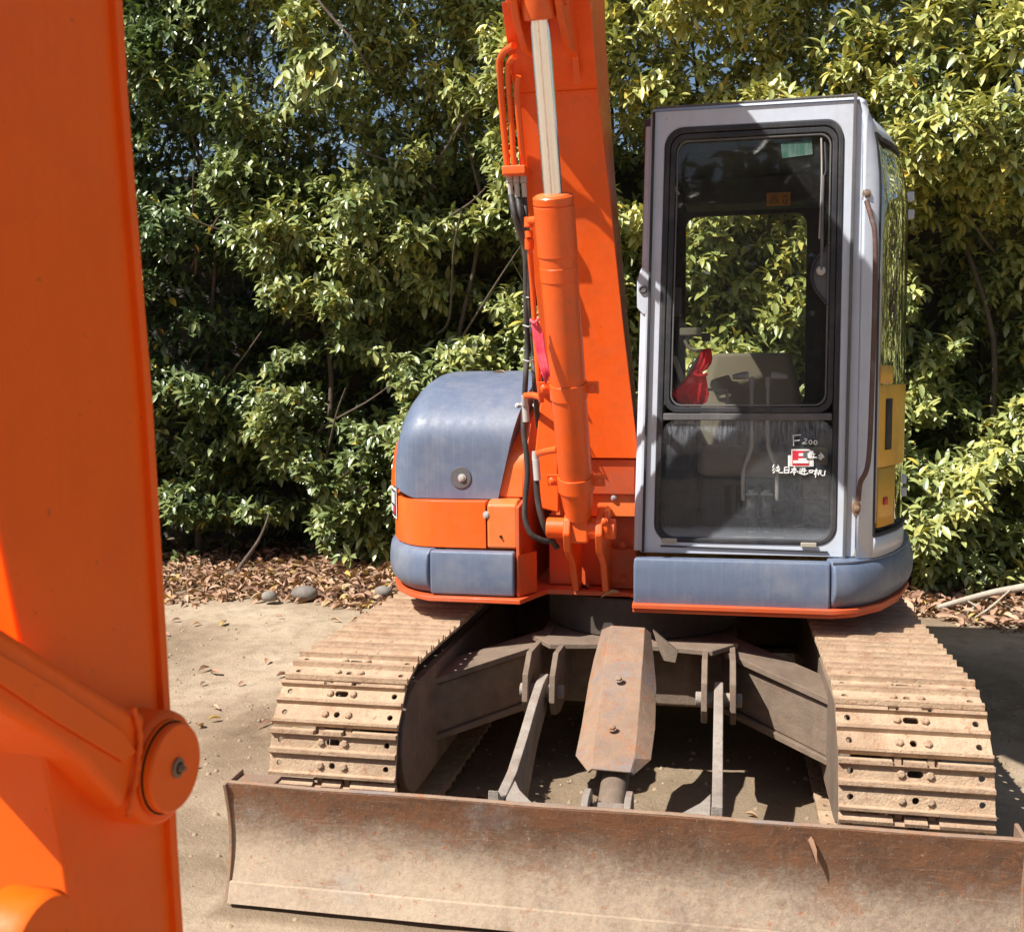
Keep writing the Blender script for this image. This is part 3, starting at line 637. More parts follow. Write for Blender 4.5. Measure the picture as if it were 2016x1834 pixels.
# face plate, slightly wider than the side plates, so that side plates read as recessed
fp = []
for q in rings[:5]:
    a, b_ = q[0], q[1]; fp.append([a+Vector((-.012, -.014, 0)), b_+Vector((.012, -.014, 0)), b_+Vector((.012, -.001, 0)), a+Vector((-.012, -.001, 0))])
MB().loft(fp).build("face_plate", "orange_paint", bm_, .003, 12)
a = rings[3][0]; b_ = rings[3][1]
MB().tube([a+Vector((-.012, -.016, 0)), b_+Vector((.012, -.016, 0))], .005, 8).build("weld_seam", "orange_paint", bm_, 0)
bf = rings[0]; MB().hexa([bf[0]+Vector((-.0, .03, -.16)), bf[1]+Vector((0, .03, -.16)), bf[2]+Vector((0, 0, -.16)), bf[3]+Vector((0, 0, -.16)), bf[0]+Vector((0.0, .0, -.004)), bf[1]+Vector((0, 0, -.004)), bf[2]+Vector((0, 0, -.004)), bf[3]+Vector((0, 0, -.004))]).build("boom_foot", "orange_deck", bm_, .01)
# rod pin bracket
rp = at(1060, 5, 'y', -1.26)
for dx in (-.085, .060):
    x = rp.x+dx
    MB().prism([(x, -.86, rp.z-.17), (x, -.92, rp.z-.08), (x, -1.12, rp.z-.11), (x, -1.26, rp.z-.06), (x, -1.34, rp.z+.0), (x, -1.33, rp.z+.10), (x, -1.22, rp.z+.25), (x, -.88, rp.z+.2)], (.025, 0, 0)).build("rod_bracket", "orange_paint", bm_, .006)
MB().cyl((rp.x-.10, -1.26, rp.z+.03), (rp.x+.10, -1.26, rp.z+.03), .045, 24).build("rod_pin", "orange_paint", bm_, .005)
# ring on right of rod head
# --- boom cylinder
c0 = at(1141, 1040, 'y', -.66); c1 = at(1089, 385, 'y', -1.06); c2 = at(1061, 18, 'y', -1.26)
ax_ = (c1-c0).normalized(); Lb = (c1-c0).length
bar = MB().rings_on(c0, c1, [(.05, .050), (.10, .058), (.14, .062), (.155, .0655), (Lb-.30, .068), (Lb-.298, .0705), (Lb-.25, .0705), (Lb-.248, .069), (Lb-.21, .069), (Lb-.208, .0725), (Lb-.035, .0725), (Lb-.033, .0695), (Lb-.028, .0695), (Lb-.026, .073), (Lb-.004, .073), (Lb, .0695)], 40).build("boom_cylinder", "orange_paint", ex, 0, 30)
MB().cyl(c1, c2, .0335, 32).build("cylinder_rod", "chrome_rod", bar, 0)
MB().rings_on(c2-ax_*.035, c2+ax_, [(0, .036), (.003, .052), (.05, .06), (.11, .06)], 28).build("rod_head", "orange_paint", bar, .003)
MB().rings_on(c1-ax_*.0, c1+ax_, [(0, .064), (.004, .062), (.008, .038)], 32).build("gland", "orange_dusty", bar, 0)
MB().box((c0.x-.040, -.705, c0.z-.055), (c0.x+.040, -.60, c0.z+.075)).build("cylinder_foot", "orange_paint", bar, .012)
for (cx, cy, yy) in ((1125, 768, -.84), (1136, 950, -.72)):
    q = at(cx, cy, 'y', yy)
    # project to cylinder axis
    tt = (q-c0).dot(ax_); q = c0+ax_*tt
    cl = MB().rings_on(q, q+ax_, [(-.030, .0655), (-.030, .072), (.030, .072), (.030, .0655)], 36).build("clamp", "orange_paint", bar, .002)
    for sx_ in (-1, 1):
        p = q+Vector((sx_*.085, -.0, .010))
        mb = MB(); u_ = ax_*.024; r2 = Vector((sx_*.030, 0, 0)); mb.hexa([p-u_-r2+Vector((0, -.008, 0)), p-u_+r2+Vector((0, -.008, 0)), p-u_+r2+Vector((0, .006, 0)), p-u_-r2+Vector((0, .006, 0)), p+u_-r2+Vector((0, -.008, 0)), p+u_+r2+Vector((0, -.008, 0)), p+u_+r2+Vector((0, .006, 0)), p+u_-r2+Vector((0, .006, 0))])
        mb.build("clamp_ear", "orange_paint", bar, .003); bolt(p+Vector((sx_*.008, -.009, 0)), (0, -1, .2), .010, parent=bar, mat="orange_paint")
# steel pipes at left of boom
def T(pts, r, name, mat, parent=ex, n=8, sp=True):
    pts = [at(a, b_, 'y', y) for a, b_, y in pts]
    return MB().tube(spline(pts, n) if sp else pts, r, 12).build(name, mat, parent, 0, 60)
T([(1012, 90, -1.010), (998, 98, -0.970), (987, 112, -0.930), (984, 135, -0.900), (990, 230, -0.800), (998, 325, -0.750)], .0125, "steel_pipe", "orange_paint", bm_)
T([(1014, 112, -0.990), (1005, 120, -0.950), (1000, 140, -0.900), (1006, 230, -0.800), (1012, 325, -0.750)], .0115, "steel_pipe", "orange_paint", bm_)
T([(1020, 150, -0.890), (1018, 190, -0.850), (1024, 260, -0.790), (1029, 325, -0.730)], .012, "steel_pipe", "orange_paint", bm_)
p0 = at(991, 329, 'y', -.77); p1 = at(1037, 331, 'y', -.77)
MB().box((p0.x, -.80, p0.z-.035), (p1.x, -.70, p0.z)).build("pipe_clamp", "orange_paint", bm_, .006)
for x0, xb in ((1003, 1034), (1016, 1040), (1030, 1042)):
    T([(x0, 346, -.75), (x0+1, 360, -.75)], .013, "hose_nut", "galvanised", bm_, 2)
    T([(x0+1, 360, -.75), (x0+3, 388, -0.740)], .010, "hose_ferrule", "galvanised", bm_, 2)
T([(1006, 385, -0.740), (1012, 420, -0.770), (1024, 460, -0.740), (1034, 500, -0.700), (1036, 600, -0.670), (1038, 680, -0.620), (1035, 740, -0.640), (1032, 800, -0.620), (1031, 850, -0.620), (1037, 900, -0.620), (1038, 940, -0.620), (1034, 985, -0.620), (1034, 1020, -0.620), (1045, 1050, -0.620), (1065, 1062, -0.600), (1080, 1066, -0.580)], .0115, "hydraulic_hose", "rubber_hose")
T([(1019, 385, -0.730), (1024, 420, -0.760), (1033, 470, -0.720), (1040, 520, -0.690), (1042, 600, -0.670), (1048, 680, -0.610), (1052, 735, -0.640), (1054, 775, -0.580), (1060, 840, -0.450)], .0115, "hydraulic_hose", "rubber_hose")
T([(1032, 385, -0.710), (1036, 430, -0.740), (1041, 500, -0.690), (1044, 600, -0.660), (1052, 700, -0.620), (1064, 790, -0.450)], .010, "hydraulic_hose", "rubber_hose")
T([(1053, 905, -0.640), (1056, 950, -0.640), (1060, 990, -0.640), (1070, 1030, -0.630), (1085, 1060, -0.600), (1097, 1078, -0.580)], .0125, "hydraulic_hose", "rubber_hose")
# fittings
T([(1041, 428, -0.950), (1041, 447, -0.950)], .017, "port_elbow", "orange_paint", bar, 2); T([(1041, 435, -0.950), (1058, 433, -0.990)], .015, "port_elbow", "orange_paint", bar, 2)
T([(1041, 455, -0.940), (1042, 468, -0.940)], .015, "hose_nut", "orange_paint", bar, 2); T([(1042, 470, -0.930), (1042, 490, -0.920)], .017, "hose_nut", "orange_paint", bar, 2)
T([(1043, 490, -0.920), (1048, 560, -0.860), (1054, 660, -0.820), (1060, 740, -0.820), (1066, 790, -0.760)], .0105, "steel_pipe", "orange_paint", bar)
T([(1066, 783, -0.740), (1050, 778, -0.700), (1034, 779, -0.660)], .013, "port_elbow", "orange_paint", bar, 3); T([(1033, 779, -0.660), (1033, 797, -0.645)], .013, "hose_nut", "galvanised", bar, 2); T([(1034, 797, -0.635), (1036, 830, -0.632)], .014, "hose_ferrule", "galvanised", ex, 2)
T([(1098, 884, -0.780), (1075, 888, -0.730), (1060, 892, -0.660)], .014, "port_elbow", "orange_paint", bar, 3); T([(1054, 888, -0.650), (1054, 905, -0.650)], .014, "hose_nut", "galvanised", bar, 2); T([(1055, 905, -0.655), (1058, 945, -0.655)], .0145, "hose_ferrule", "galvanised", ex, 2)
for py in (498, 583, 640, 708):
    T([(1030, py, -.68 if py < 550 else -.66), (1040, py+3, -.71 if py < 550 else -.69), (1050, py+1, -.66 if py < 550 else -.64)], .003, "cable_tie", "galvanised", bm_, 3)
# second boom lift lug and side bracket near boom foot
MB().prism([at(1062, 800, 'y', -.50), at(1078, 745, 'y', -.50), at(1100, 745, 'y', -.50), at(1100, 1010, 'y', -.50), at(1060, 1000, 'y', -.50), at(1052, 900, 'y', -.50)], (0, .03, 0)).build("boom_cheek", "orange_paint", ex, .008)

# --- cab
cb = MB()
def cx(x, z): return x+.046*(1-(x-.02)/.82)*(z-.94)/1.73
YF = -.55
cabf = MB().plate(rr(.020, .862, .935, 2.672, .020, 8), rr(.082, .788, .982, 2.605, .075, 8), YF, YF+.07, cx).build("cab", "cab_paint", ex, .006)
cab = cabf
MB().plate(rr(.082, .788, .982, 2.605, .075, 8), rr(.104, .768, 1.000, 2.583, .060, 8), YF-.006, YF+.05, cx).build("screen_seal", "black_trim", cab, .005)
MB().plate(rr(.106, .766, 1.500, 2.580, .058, 8), rr(.128, .745, 1.522, 2.560, .045, 8), YF-.004, YF+.03, cx).build("upper_window_frame", "black_trim", cab, .004)
MB().plate(rr(.132, .741, 1.526, 2.556, .045, 8), rr(.138, .735, 1.532, 2.550, .042, 8), YF-.001, YF+.012, cx).build("window_gasket", "grey_plastic", cab, .002)
MB().prism([(cx(x, z), YF+.016, z) for x, z in rr(.128, .745, 1.522, 2.560, .045, 6)], (0, .004, 0)).build("windscreen", "screen_glass", cab, 0)
MB().prism([(cx(x, z), YF+.012, z) for x, z in rr(.104, .768, 1.000, 1.468, .05, 6)], (0, .004, 0)).build("lower_windscreen", "lower_glass", cab, 0)
MB().box((.108, YF-.002, 1.470), (.766, YF+.03, 1.498)).build("cross_rail", "grey_plastic", cab, .004)
# drip rails
def rail(px0, py0, px1, py1, w, d_, name, mat):
    a = at(px0, py0, 'y', YF-.002); b_ = at(px1, py1, 'y', YF-.002); t = (b_-a).normalized(); s_ = Vector((t.z, 0, -t.x))*w/2; o_ = Vector((0, -d_, 0))
    return MB().hexa([a-s_+o_, a+s_+o_, a+s_-o_*.05, a-s_-o_*.05, b_-s_+o_, b_+s_+o_, b_+s_-o_*.05, b_-s_-o_*.05]).build(name, mat, cab, .002)
rail(1288, 222, 1266, 1085, .010, .014, "drip_rail", "black_trim"); rail(1684, 186, 1661, 1100, .011, .018, "drip_rail", "grey_plastic"); rail(1290, 214, 1684, 188, .008, .012, "drip_rail", "grey_plastic")
rail(1300, 1074, 1630, 1086, .006, .006, "sill_gap", "black_trim")
for q in ((1318, 1063), (1592, 1072)):
    a = at(*q, 'y', YF-.01); MB().box((a.x-.03, YF-.014, a.z-.010), (a.x+.03, YF-.004, a.z+.008)).build("glass_clip", "beige_plastic", cab, .003)
# left pillar face beside the rail, with latch bump
MB().loft([[(.022-.022+cx(.02, z)-.02, YF+.012, z), (cx(.02, z)-.02, YF+.10, z), (cx(.02, z)+.004, YF+.10, z), (cx(.02, z)+.004, YF+.006, z)] for z in (.94, 1.4, 1.9, 2.4, 2.62)]).build("left_pillar", "cab_paint", cab, .006)
a = at(1266, 570, 'y', YF+.01); MB().prism([(a.x-.024, YF, a.z-.07), (a.x-.024, YF, a.z+.035), (a.x-.005, YF, a.z+.09), (a.x+.02, YF, a.z+.09), (a.x+.02, YF, a.z-.10), (a.x, YF, a.z-.10)], (0, .03, 0)).build("latch_bump", "cab_paint", cab, .006)
MB().rings_on((a.x, YF-.001, a.z), (a.x, YF-1, a.z), [(0, .017), (.008, .016), (.010, .012), (.006, .009)], 20).build("latch_button", "grey_plastic", cab, 0)
# curved side: plan curve
PC = cpts([(.862, -.55), (.905, -.535), (.94, -.50), (.985, -.42), (1.04, -.30), (1.085, -.15), (1.115, .05), (1.125, .30), (1.12, .55), (1.07, .80), (.98, .95)], 5)
def side(i0, i1, zs_, off=0, sh=1.0):
    rings_ = []
    for z in zs_:
        t = max(0, (z-2.30)/.37); ins = .20*(1-math.sqrt(max(0, 1-min(1, t)**2))) if t > 0 else 0
        row = []
        for i in range(i0, i1+1):
            x, y = PC[i]; a = PC[max(0, i-1)]; b2 = PC[min(len(PC)-1, i+1)]; tx, ty = b2[0]-a[0], b2[1]-a[1]; l_ = math.hypot(tx, ty); nx_, ny_ = ty/l_, -tx/l_
            w_ = min(1, max(0, (x-.862)/.12)); row.append((x+nx_*off-ins*w_, y+ny_*off, z))
        rings_.append(row)
    return rings_
def sheet(rows, name, mat, parent=cab, th=.02):
    return MB().loft(rows, False, False).build(name, mat, parent, 0, 50, 2, th)
NPc = len(PC)-1
G0, G1 = 7, 40; ZL, ZH = 1.02, 2.55
sheet(side(0, G0, [.935, 1.3, 1.7, 2.1, 2.3, 2.4, 2.5, 2.58, 2.63, 2.66, 2.672]), "corner_pillar", "cab_paint", cab, .03)
sheet(side(G0, G1, [.935, .98, ZL]), "door_sill", "cab_paint", cab, .03)
sheet(side(G0, G1, [ZH, 2.58, 2.61, 2.64, 2.665, 2.672]), "door_header", "cab_paint", cab, .03)
sheet(side(G1, NPc, [.935, 1.3, 1.7, 2.1, 2.3, 2.4, 2.5, 2.58, 2.63, 2.66, 2.672]), "rear_pillar", "cab_paint", cab, .03)
sheet(side(G0, G1, list(np.linspace(ZL, 2.3, 6))+[2.35, 2.4, 2.45, 2.5, ZH], .004), "side_window", "side_glass", cab, .004)
zl_ = list(np.linspace(ZL, 2.3, 5))+[2.36, 2.42, 2.48, 2.52, ZH]; rows = side(G0, G1, zl_, .008); edge = [Vector(p) for p in rows[0]]+[Vector(r[-1]) for r in rows[1:]]+[Vector(p) for p in rows[-1][::-1]][1:]+[Vector(r[0]) for r in rows[::-1]][1:]
MB().tube(edge, .010, 8).build("side_window_seal", "black_trim", cab, 0)
rows = side(G0, G0+2, [ZL+.03, ZH-.03], .012); MB().loft(side(G0+1, G0+2, [ZL+.05, 1.5, 2.0, ZH-.06], .010), False, False).build("window_edge_trim", "galvanised", cab, 0, 50, 2, .004)
# roof
rt = side(0, NPc, [2.672])[0]; ro = [(cx(.02, 2.67), YF, 2.672), ]+rt+[(.75, 1.02, 2.672), (.08, 1.02, 2.672)]
MB().loft([[Vector(p) for p in ro], [Vector((.5+(p[0]-.5)*.96, .2+(p[1]-.2)*.96, 2.690)) for p in ro], [Vector((.5+(p[0]-.5)*.8, .2+(p[1]-.2)*.8, 2.705)) for p in ro]]).build("roof", "cab_paint", cab, .004)
# left wall: pillars and windows
XL = .045
def ywall(outer, inner, x0, x1, name, mat):
    n_ = len(outer); mb = MB()
    def P(q, x): return (x, q[0], q[1])
    vs = [P(q, x0) for q in outer]+[P(q, x0) for q in inner]+[P(q, x1) for q in outer]+[P(q, x1) for q in inner]; fs = []
    for j in range(n_):
        k = (j+1) % n_; fs += [(j, k, n_+k, n_+j), (2*n_+k, 2*n_+j, 3*n_+j, 3*n_+k), (k, j, 2*n_+j, 2*n_+k), (n_+j, n_+k, 3*n_+k, 3*n_+j)]
    return mb.add(vs, fs).build(name, mat, cab, .004)
ywall(rr(-.475, 1.0, .94, 2.668, .02, 6), rr(-.36, .62, 1.50, 2.50, .05, 6), .035, .065, "left_wall", "grey_plastic")
MB().box((.047, -.36, 1.50), (.052, .62, 2.50)).build("left_window", "clean_glass", cab, 0)
MB().plate(rr(.035, .98, .94, 2.668, .02, 6), rr(.15, .775, 1.48, 2.485, .06, 6), .98, 1.02).build("rear_wall", "interior_dark", cab, .004)
MB().box((.15, .995, 1.48), (.775, 1.0, 2.485)).build("rear_window", "clean_glass", cab, 0)
MB().prism([(x, y, .940) for x, y in [(.03, -.50)]+PC+[(.03, 1.0)]], (0, 0, .03)).build("cab_floor", "beige_plastic", cab, 0)
MB().prism([(x*.985, y, 2.640) for x, y in [(.05, -.45), (.85, -.45), (1.0, -.1), (1.0, .7), (.9, .95), (.05, .95)]], (0, 0, .02)).build("headliner", "interior_dark", cab, 0)
MB().box((.14, .70, 2.50), (.98, .95, 2.64)).build("rear_header", "interior_dark", cab, .02)
# interior
st = MB(); A = at(1400, 640, 'y', .30); B = at(1562, 640, 'y', .30)
rg = []
for t in np.linspace(0, 1, 9):
    z = 1.20+t*.55; w = .235-.055*max(0, (t-.55)/.45)**1.5; rg.append([((A.x+B.x)/2+w*c_, .30+.10*t+dy-.02*(1-abs(c_)), z) for c_, dy in ((-1, .02), (-.9, -.02), (-.45, -.03), (0, -.02), (.45, -.03), (.9, -.02), (1, .02), (1, .10), (-1, .10))])
seat = MB().loft(rg).build("seat", "seat_fabric", cab, .02, 50, 3)
sxm = (A.x+B.x)/2
MB().box((sxm-.24, -.12, 1.20), (sxm+.24, .32, 1.32)).build("seat_cushion", "seat_fabric", seat, .04, 50, 3)
MB().box((sxm-.22, -.05, .97), (sxm+.22, .5, 1.20)).build("seat_base", "grey_plastic", seat, .02)
for i in range(5):
    MB().box((sxm-.12+i*.05, -.056, 1.03), (sxm-.09+i*.05, -.05, 1.16)).build("vent_slot", "hole_dark", seat, .002)
MB().box((.10, -.10, .97), (.24, .55, 1.42)).build("left_console", "interior_dark", cab, .03)
MB().box((.80, -.05, .97), (.98, .55, 1.42)).build("right_console", "interior_dark", cab, .03)
MB().box((.10, .52, .97), (.95, .97, 1.50)).build("rear_shelf", "interior_dark", cab, .02)
p = at(1600, 965, 'y', -.05); MB().box((p.x-.09, -.04, .975), (p.x+.10, -.02, 1.10)).build("heater_panel", "beige_plastic", cab, .006)
MB().box((.60, -.35, .972), (.78, -.10, 1.0)).build("foot_rest", "grey_plastic", cab, .01)
for s_, gx_, xa in ((-1, 1480, 0), (1, 1512, 0)):
    lv = T([(gx_, 742, -.22), (gx_, 800, -.24), (gx_+s_*-3*0, 870, -.26), (gx_+s_*4, 890, -.265), (gx_+s_*17, 930, -.27), (gx_+s_*17, 985, -.28)], .0085, "travel_lever", "lever_grey", cab)
    g0 = at(gx_+(-s_)*-6, 738, 'y', -.22); g1 = at(gx_+s_*38, 742, 'y', -.22)
    MB().tube([g0, g0.lerp(g1, .25), g0.lerp(g1, .7), g1], [.015, .017, .014, .009], 12).build("lever_grip", "lever_grey", lv, 0)
    T([(gx_, 745, -.22), (gx_, 760, -.225)], .012, "grip_collar", "lever_grey", lv, 2)
    b0 = at(gx_+s_*2-(4 if s_ > 0 else -2), 965, 'y', -.28); 
    MB().rings_on((b0.x, -.28, 1.165), (b0.x, -.28, 0), [(0, .014), (.02, .020), (.12, .021), (.125, .026)]+[(.125+.007*q, .027 if q % 2 else .021) for q in range(1, 9)], 20).build("lever_boot", "grey_plastic", lv, 0)
    MB().box((b0.x-.025, -.32, 1.145), (b0.x+.025, -.26, 1.155)).build("pedal", "grey_plastic", lv, .003)
T([(1373, 803, -.30), (1373, 775, -.30), (1377, 768, -.30), (1427, 767, -.30), (1431, 774, -.30), (1431, 803, -.30)], .006, "guard_hoop", "galvanised", cab, 4)
T([(1345, 800, -.05), (1350, 760, -.05), (1360, 730, -.08), (1380, 700, -.10)], .010, "control_lever", "galvanised", cab)
p = at(1335, 590, 'y', -.2); MB().box((p.x-.035, -.22, p.z-.07), (p.x+.015, -.17, p.z+.05)).build("monitor_box", "grey_plastic", cab, .006)
p = at(1360, 655, 'y', .2); MB().box((p.x-.05, .18, p.z-.012), (p.x+.05, .23, p.z+.022)).build("window_latch", "beige_plastic", cab, .004)
T([(1348, 668, .2), (1356, 684, .2), (1372, 690, .2), (1400, 690, .2)], .008, "armrest_tube", "beige_plastic", cab)
p = at(1390, 662, 'y', .2); MB().box((p.x-.02, .17, p.z-.022), (p.x+.02, .22, p.z+.014)).build("buckle", "grey_plastic", cab, .004)
MB().prism([at(1322, 702, 'y', .1), at(1332, 700, 'y', .1), at(1365, 790, 'y', .1), at(1352, 790, 'y', .1)], (0, .01, 0)).build("belt", "beige_plastic", cab, .002)
# wiper and motor cover
p = at(1604, 860, 'y', -.02); MB().prism([at(1530, 935, 'y', -.04), at(1632, 935, 'y', -.04), at(1632, 985, 'y', -.04), at(1530, 985, 'y', -.04)], (0, .012, 0)).build('floor_panel', 'beige_plastic', cab, .004)
MB().prism([at(1330, 885, 'y', -.02), at(1450, 880, 'y', -.02), at(1440, 915, 'y', -.02), at(1352, 918, 'y', -.02)], (0, .012, 0)).build('console_cover', 'beige_plastic', cab, .004)
MB().prism([at(1560, 880, 'y', -.02), at(1640, 880, 'y', -.02), at(1640, 915, 'y', -.02), at(1540, 915, 'y', -.02)], (0, .012, 0)).build('console_cover', 'beige_plastic', cab, .004)
wc = [at(px, py, 'y', YF+.008) for px, py in ((1652, 468), (1640, 475), (1615, 500), (1602, 520), (1598, 545), (1605, 570), (1622, 592), (1638, 612), (1646, 640), (1654, 650))]
MB().prism(wc, (0, .006, 0)).build("wiper_motor_cover", "grey_plastic", cab, .002)
MB().tube(spline([p+Vector((0, -.004, 0)) for p in wc[1:-1]], 4), .006, 8).build("motor_cover_seal", "black_trim", cab, 0)
wa = T([(1617, 532, YF-.015), (1618, 480, YF-.018), (1619, 400, YF-.012), (1621, 345, YF-.008)], .006, "wiper_arm", "grey_plastic", cab, 3)
T([(1617, 272, YF+.004), (1618, 340, YF+.004), (1616, 410, YF+.004), (1613, 470, YF+.004)], .0035, "wiper_blade", "galvanised", wa, 3)
T([(1624, 280, YF+.0), (1626, 330, YF+.0), (1624, 345, YF+.0)], .004, "wiper_blade", "black_trim", wa, 3)
p = at(1616, 533, 'y', YF-.004); MB().rings_on(p, p+Vector((0, -1, 0)), [(0, .018), (.010, .017), (.016, .009)], 20).build("wiper_spindle", "galvanised", wa, 0)
# handrail
def sidept(px, py, y): return at(px, py, 'y', y)
hr = MB().tube(spline([at(px, py, 'y', y) for px, py, y in ((1706, 396, -.575), (1716, 430, -.60), (1723, 470, -.61), (1722, 600, -.61), (1717, 760, -.61), (1712, 880, -.61), (1706, 925, -.61), (1694, 950, -.60), (1690, 985, -.58))], 6), [.0095]*49, 12).build("handrail", "rusty_rail", cab, 0)
for q, yy in (((1706, 381), -.56), ((1686, 1000), -.565)):
    p = at(*q, 'y', yy); MB().prism([(p.x+.017*math.cos(a_), yy, p.z+.030*math.sin(a_)) for a_ in [2*math.pi*i/14 for i in range(14)]], (0, .02, 0)).build("rail_bracket", "galvanised" if q[1] < 500 else "guard_steel", hr, .003)
    bolt(p+Vector((0, -.002, 0)), (0, -1, 0), .011, parent=hr, mat="guard_steel")
# door hinges at silhouette
for py in (385, 420, 940, 965):
    p = at(1793 if py < 600 else 1778, py, 'y', .05); MB().box((p.x-.03, .03, p.z-.025), (p.x+.012, .07, p.z+.014)).build("hinge", "cab_paint", cab, .004)
# yellow panel sheets set just outside the curved side window
ia = G0+2; 
yd = sheet(side(ia, ia+17, list(np.linspace(1.28, 1.605, 6)), .007), "yellow_panel", "yellow_paint", cab, .007)
bv_ = yd.modifiers.new('bevel', 'BEVEL'); bv_.width = .004; bv_.limit_method = 'ANGLE'
yd["label"] = "yellow moulded door trim with a pull recess"
sheet(side(ia, ia+9, [1.05, 1.15, 1.28], .010), "lower_panel", "yellow_paint", yd, .010)
sheet(side(ia, ia+7, [1.61, 1.68], .010), "panel_tab", "yellow_paint", yd, .010)
sheet(side(ia+4, ia+7, list(np.linspace(1.35, 1.55, 4)), .0125), "pull_recess", "interior_dark", yd, .004)
sheet(side(ia+4, ia+4, [1.0, 1.1]) if False else side(ia+3, ia+5, [1.135, 1.165], .018), "small_decal", "red_print", yd, .002)

# printing on the glass
def zz(x, y, yy=YF+.006):      # close-up picture coordinates -> glass
    return at((2230+x/10.08)/1.4812, (1250+y/10.08)/1.4812, 'y', yy)
def sq(x0, y0, x1, y1, name, mat, parent, yy): return MB().prism([zz(x0, y1, yy), zz(x1, y1, yy), zz(x1, y0, yy), zz(x0, y0, yy)], (0, .0008, 0)).build(name, mat, parent, 0, 0)
stk = sq(785, 600, 1330, 1110, "glass_sticker", "white_print", cab, YF+.0090)
sq(810, 640, 1305, 1085, "sticker_field", "red_print", stk, YF+.0080); sq(1140, 650, 1300, 930, "sticker_grey", "grey_plastic", stk, YF+.0074)  # grey rectangle on the right of the red field
sq(1000, 720, 1130, 800, "sticker_mark", "white_print", stk, YF+.0066); sq(990, 870, 1230, 920, "sticker_mark", "white_print", stk, YF+.0066); sq(835, 930, 1290, 1010, "sticker_mark", "white_print", stk, YF+.0066)
sq(685, 780, 778, 1105, "sticker_margin", "white_print", stk, YF+.0086); sq(1338, 640, 1435, 1105, "sticker_margin", "white_print", stk, YF+.0086)
for y_ in (800, 870, 940, 1010, 1060): sq(735, y_, 755, y_+22, "sticker_mark", "black_trim", stk, YF+.0080); sq(1390, y_+40 if y_ < 1050 else y_, 1408, y_+62 if y_ < 1050 else y_+22, "sticker_mark", "black_trim", stk, YF+.0080)
strokes = [[(835, 190), (842, 340), (850, 500)], [(825, 200), (940, 185), (1070, 175)], [(850, 350), (940, 348), (1030, 335)],
 [(1150, 305), (1200, 285), (1240, 312), (1215, 360), (1100, 435), (1250, 430)],
 [(1345+45*math.cos(a_), 392+58*math.sin(a_)) for a_ in [i*2*math.pi/10 for i in range(11)]], [(1492+48*math.cos(a_), 400+55*math.sin(a_)) for a_ in [i*2*math.pi/10 for i in range(11)]],
 [(280, 1050), (230, 1140), (290, 1150), (228, 1232), (300, 1228)], [(240, 1305), (300, 1265)], [(330, 1150), (435, 1130)], [(400, 1065), (388, 1250), (430, 1295), (540, 1290)], [(330, 1185), (338, 1240), (440, 1222), (442, 1165)],
 [(590, 1130), (575, 1300)], [(590, 1130), (720, 1135), (708, 1300)], [(588, 1215), (710, 1215)], [(575, 1295), (708, 1293)],
 [(780, 1190), (930, 1170)], [(870, 1090), (870, 1360)], [(860, 1190), (760, 1300)], [(880, 1190), (990, 1285)], [(820, 1290), (920, 1280)],
 [(1030, 1165), (1060, 1195)], [(1010, 1240), (1060, 1230), (1035, 1290)], [(1005, 1298), (1160, 1350), (1280, 1310)], [(1080, 1190), (1200, 1180)], [(1078, 1242), (1230, 1235)], [(1112, 1150), (1090, 1300)], [(1170, 1150), (1165, 1310)],
 [(1308, 1220), (1320, 1290)], [(1308, 1225), (1412, 1220), (1400, 1290)], [(1320, 1290), (1400, 1286)],
 [(1425, 1240), (1570, 1230)], [(1522, 1170), (1495, 1430)], [(1510, 1250), (1458, 1350)], [(1530, 1280), (1572, 1325)], [(1612, 1222), (1590, 1340), (1572, 1365)], [(1612, 1222), (1662, 1230), (1642, 1330), (1690, 1378), (1760, 1365), (1780, 1222)],
 [(1278, 720), (1285, 850)], [(1278, 730), (1380, 730), (1370, 850)], [(1280, 790), (1370, 790)], [(1285, 850), (1370, 850)], [(1325, 700), (1325, 870)],
 [(1400, 740), (1490, 740)], [(1445, 740), (1440, 840)], [(1390, 850), (1540, 842)],
 [(1580, 770), (1722, 752)], [(1650, 692), (1655, 800)], [(1640, 765), (1575, 812)], [(1660, 762), (1742, 812)], [(1618, 822), (1700, 812), (1662, 848), (1670, 895), (1620, 900)], [(1580, 862), (1750, 835)]]
bounds = [3, 4, 5, 6, 11, 15, 20, 27, 30, 36, 41, 44, 50]; i0 = 0
for i1 in bounds:
    mb = MB()
    for s_ in strokes[i0:i1]: mb.tube([zz(x, y, YF+.0052) for x, y in s_], .0022, 6)
    if mb.v: mb.build("handwriting", "white_print", cab, 0)
    i0 = i1
gs = MB().prism([at(1540, 312, 'y', YF+.013), at(1600, 304, 'y', YF+.013), at(1598, 276, 'y', YF+.013), at(1537, 282, 'y', YF+.013)], (0, .001, 0)).build("faded_sticker", "green_film", cab, 0)
def inb(px, py): return at(px, py, 'y', .69)
wd = MB().prism([inb(1509, 406), inb(1556, 404), inb(1556, 378), inb(1509, 380)], (0, .002, 0)).build("warning_label", "decal_orange", cab, 0)
mb = MB()
for tri in ([(1515, 400), (1523, 384), (1532, 400), (1515, 400)], [(1523, 390), (1524, 396)], [(1540, 387), (1548, 384), (1549, 390)], [(1542, 393), (1543, 401), (1549, 401), (1549, 393)]): mb.tube([inb(*q)+Vector((0, -.004, 0)) for q in tri], .0022, 5)
mb.build("warning_symbol", "black_trim", wd, 0)

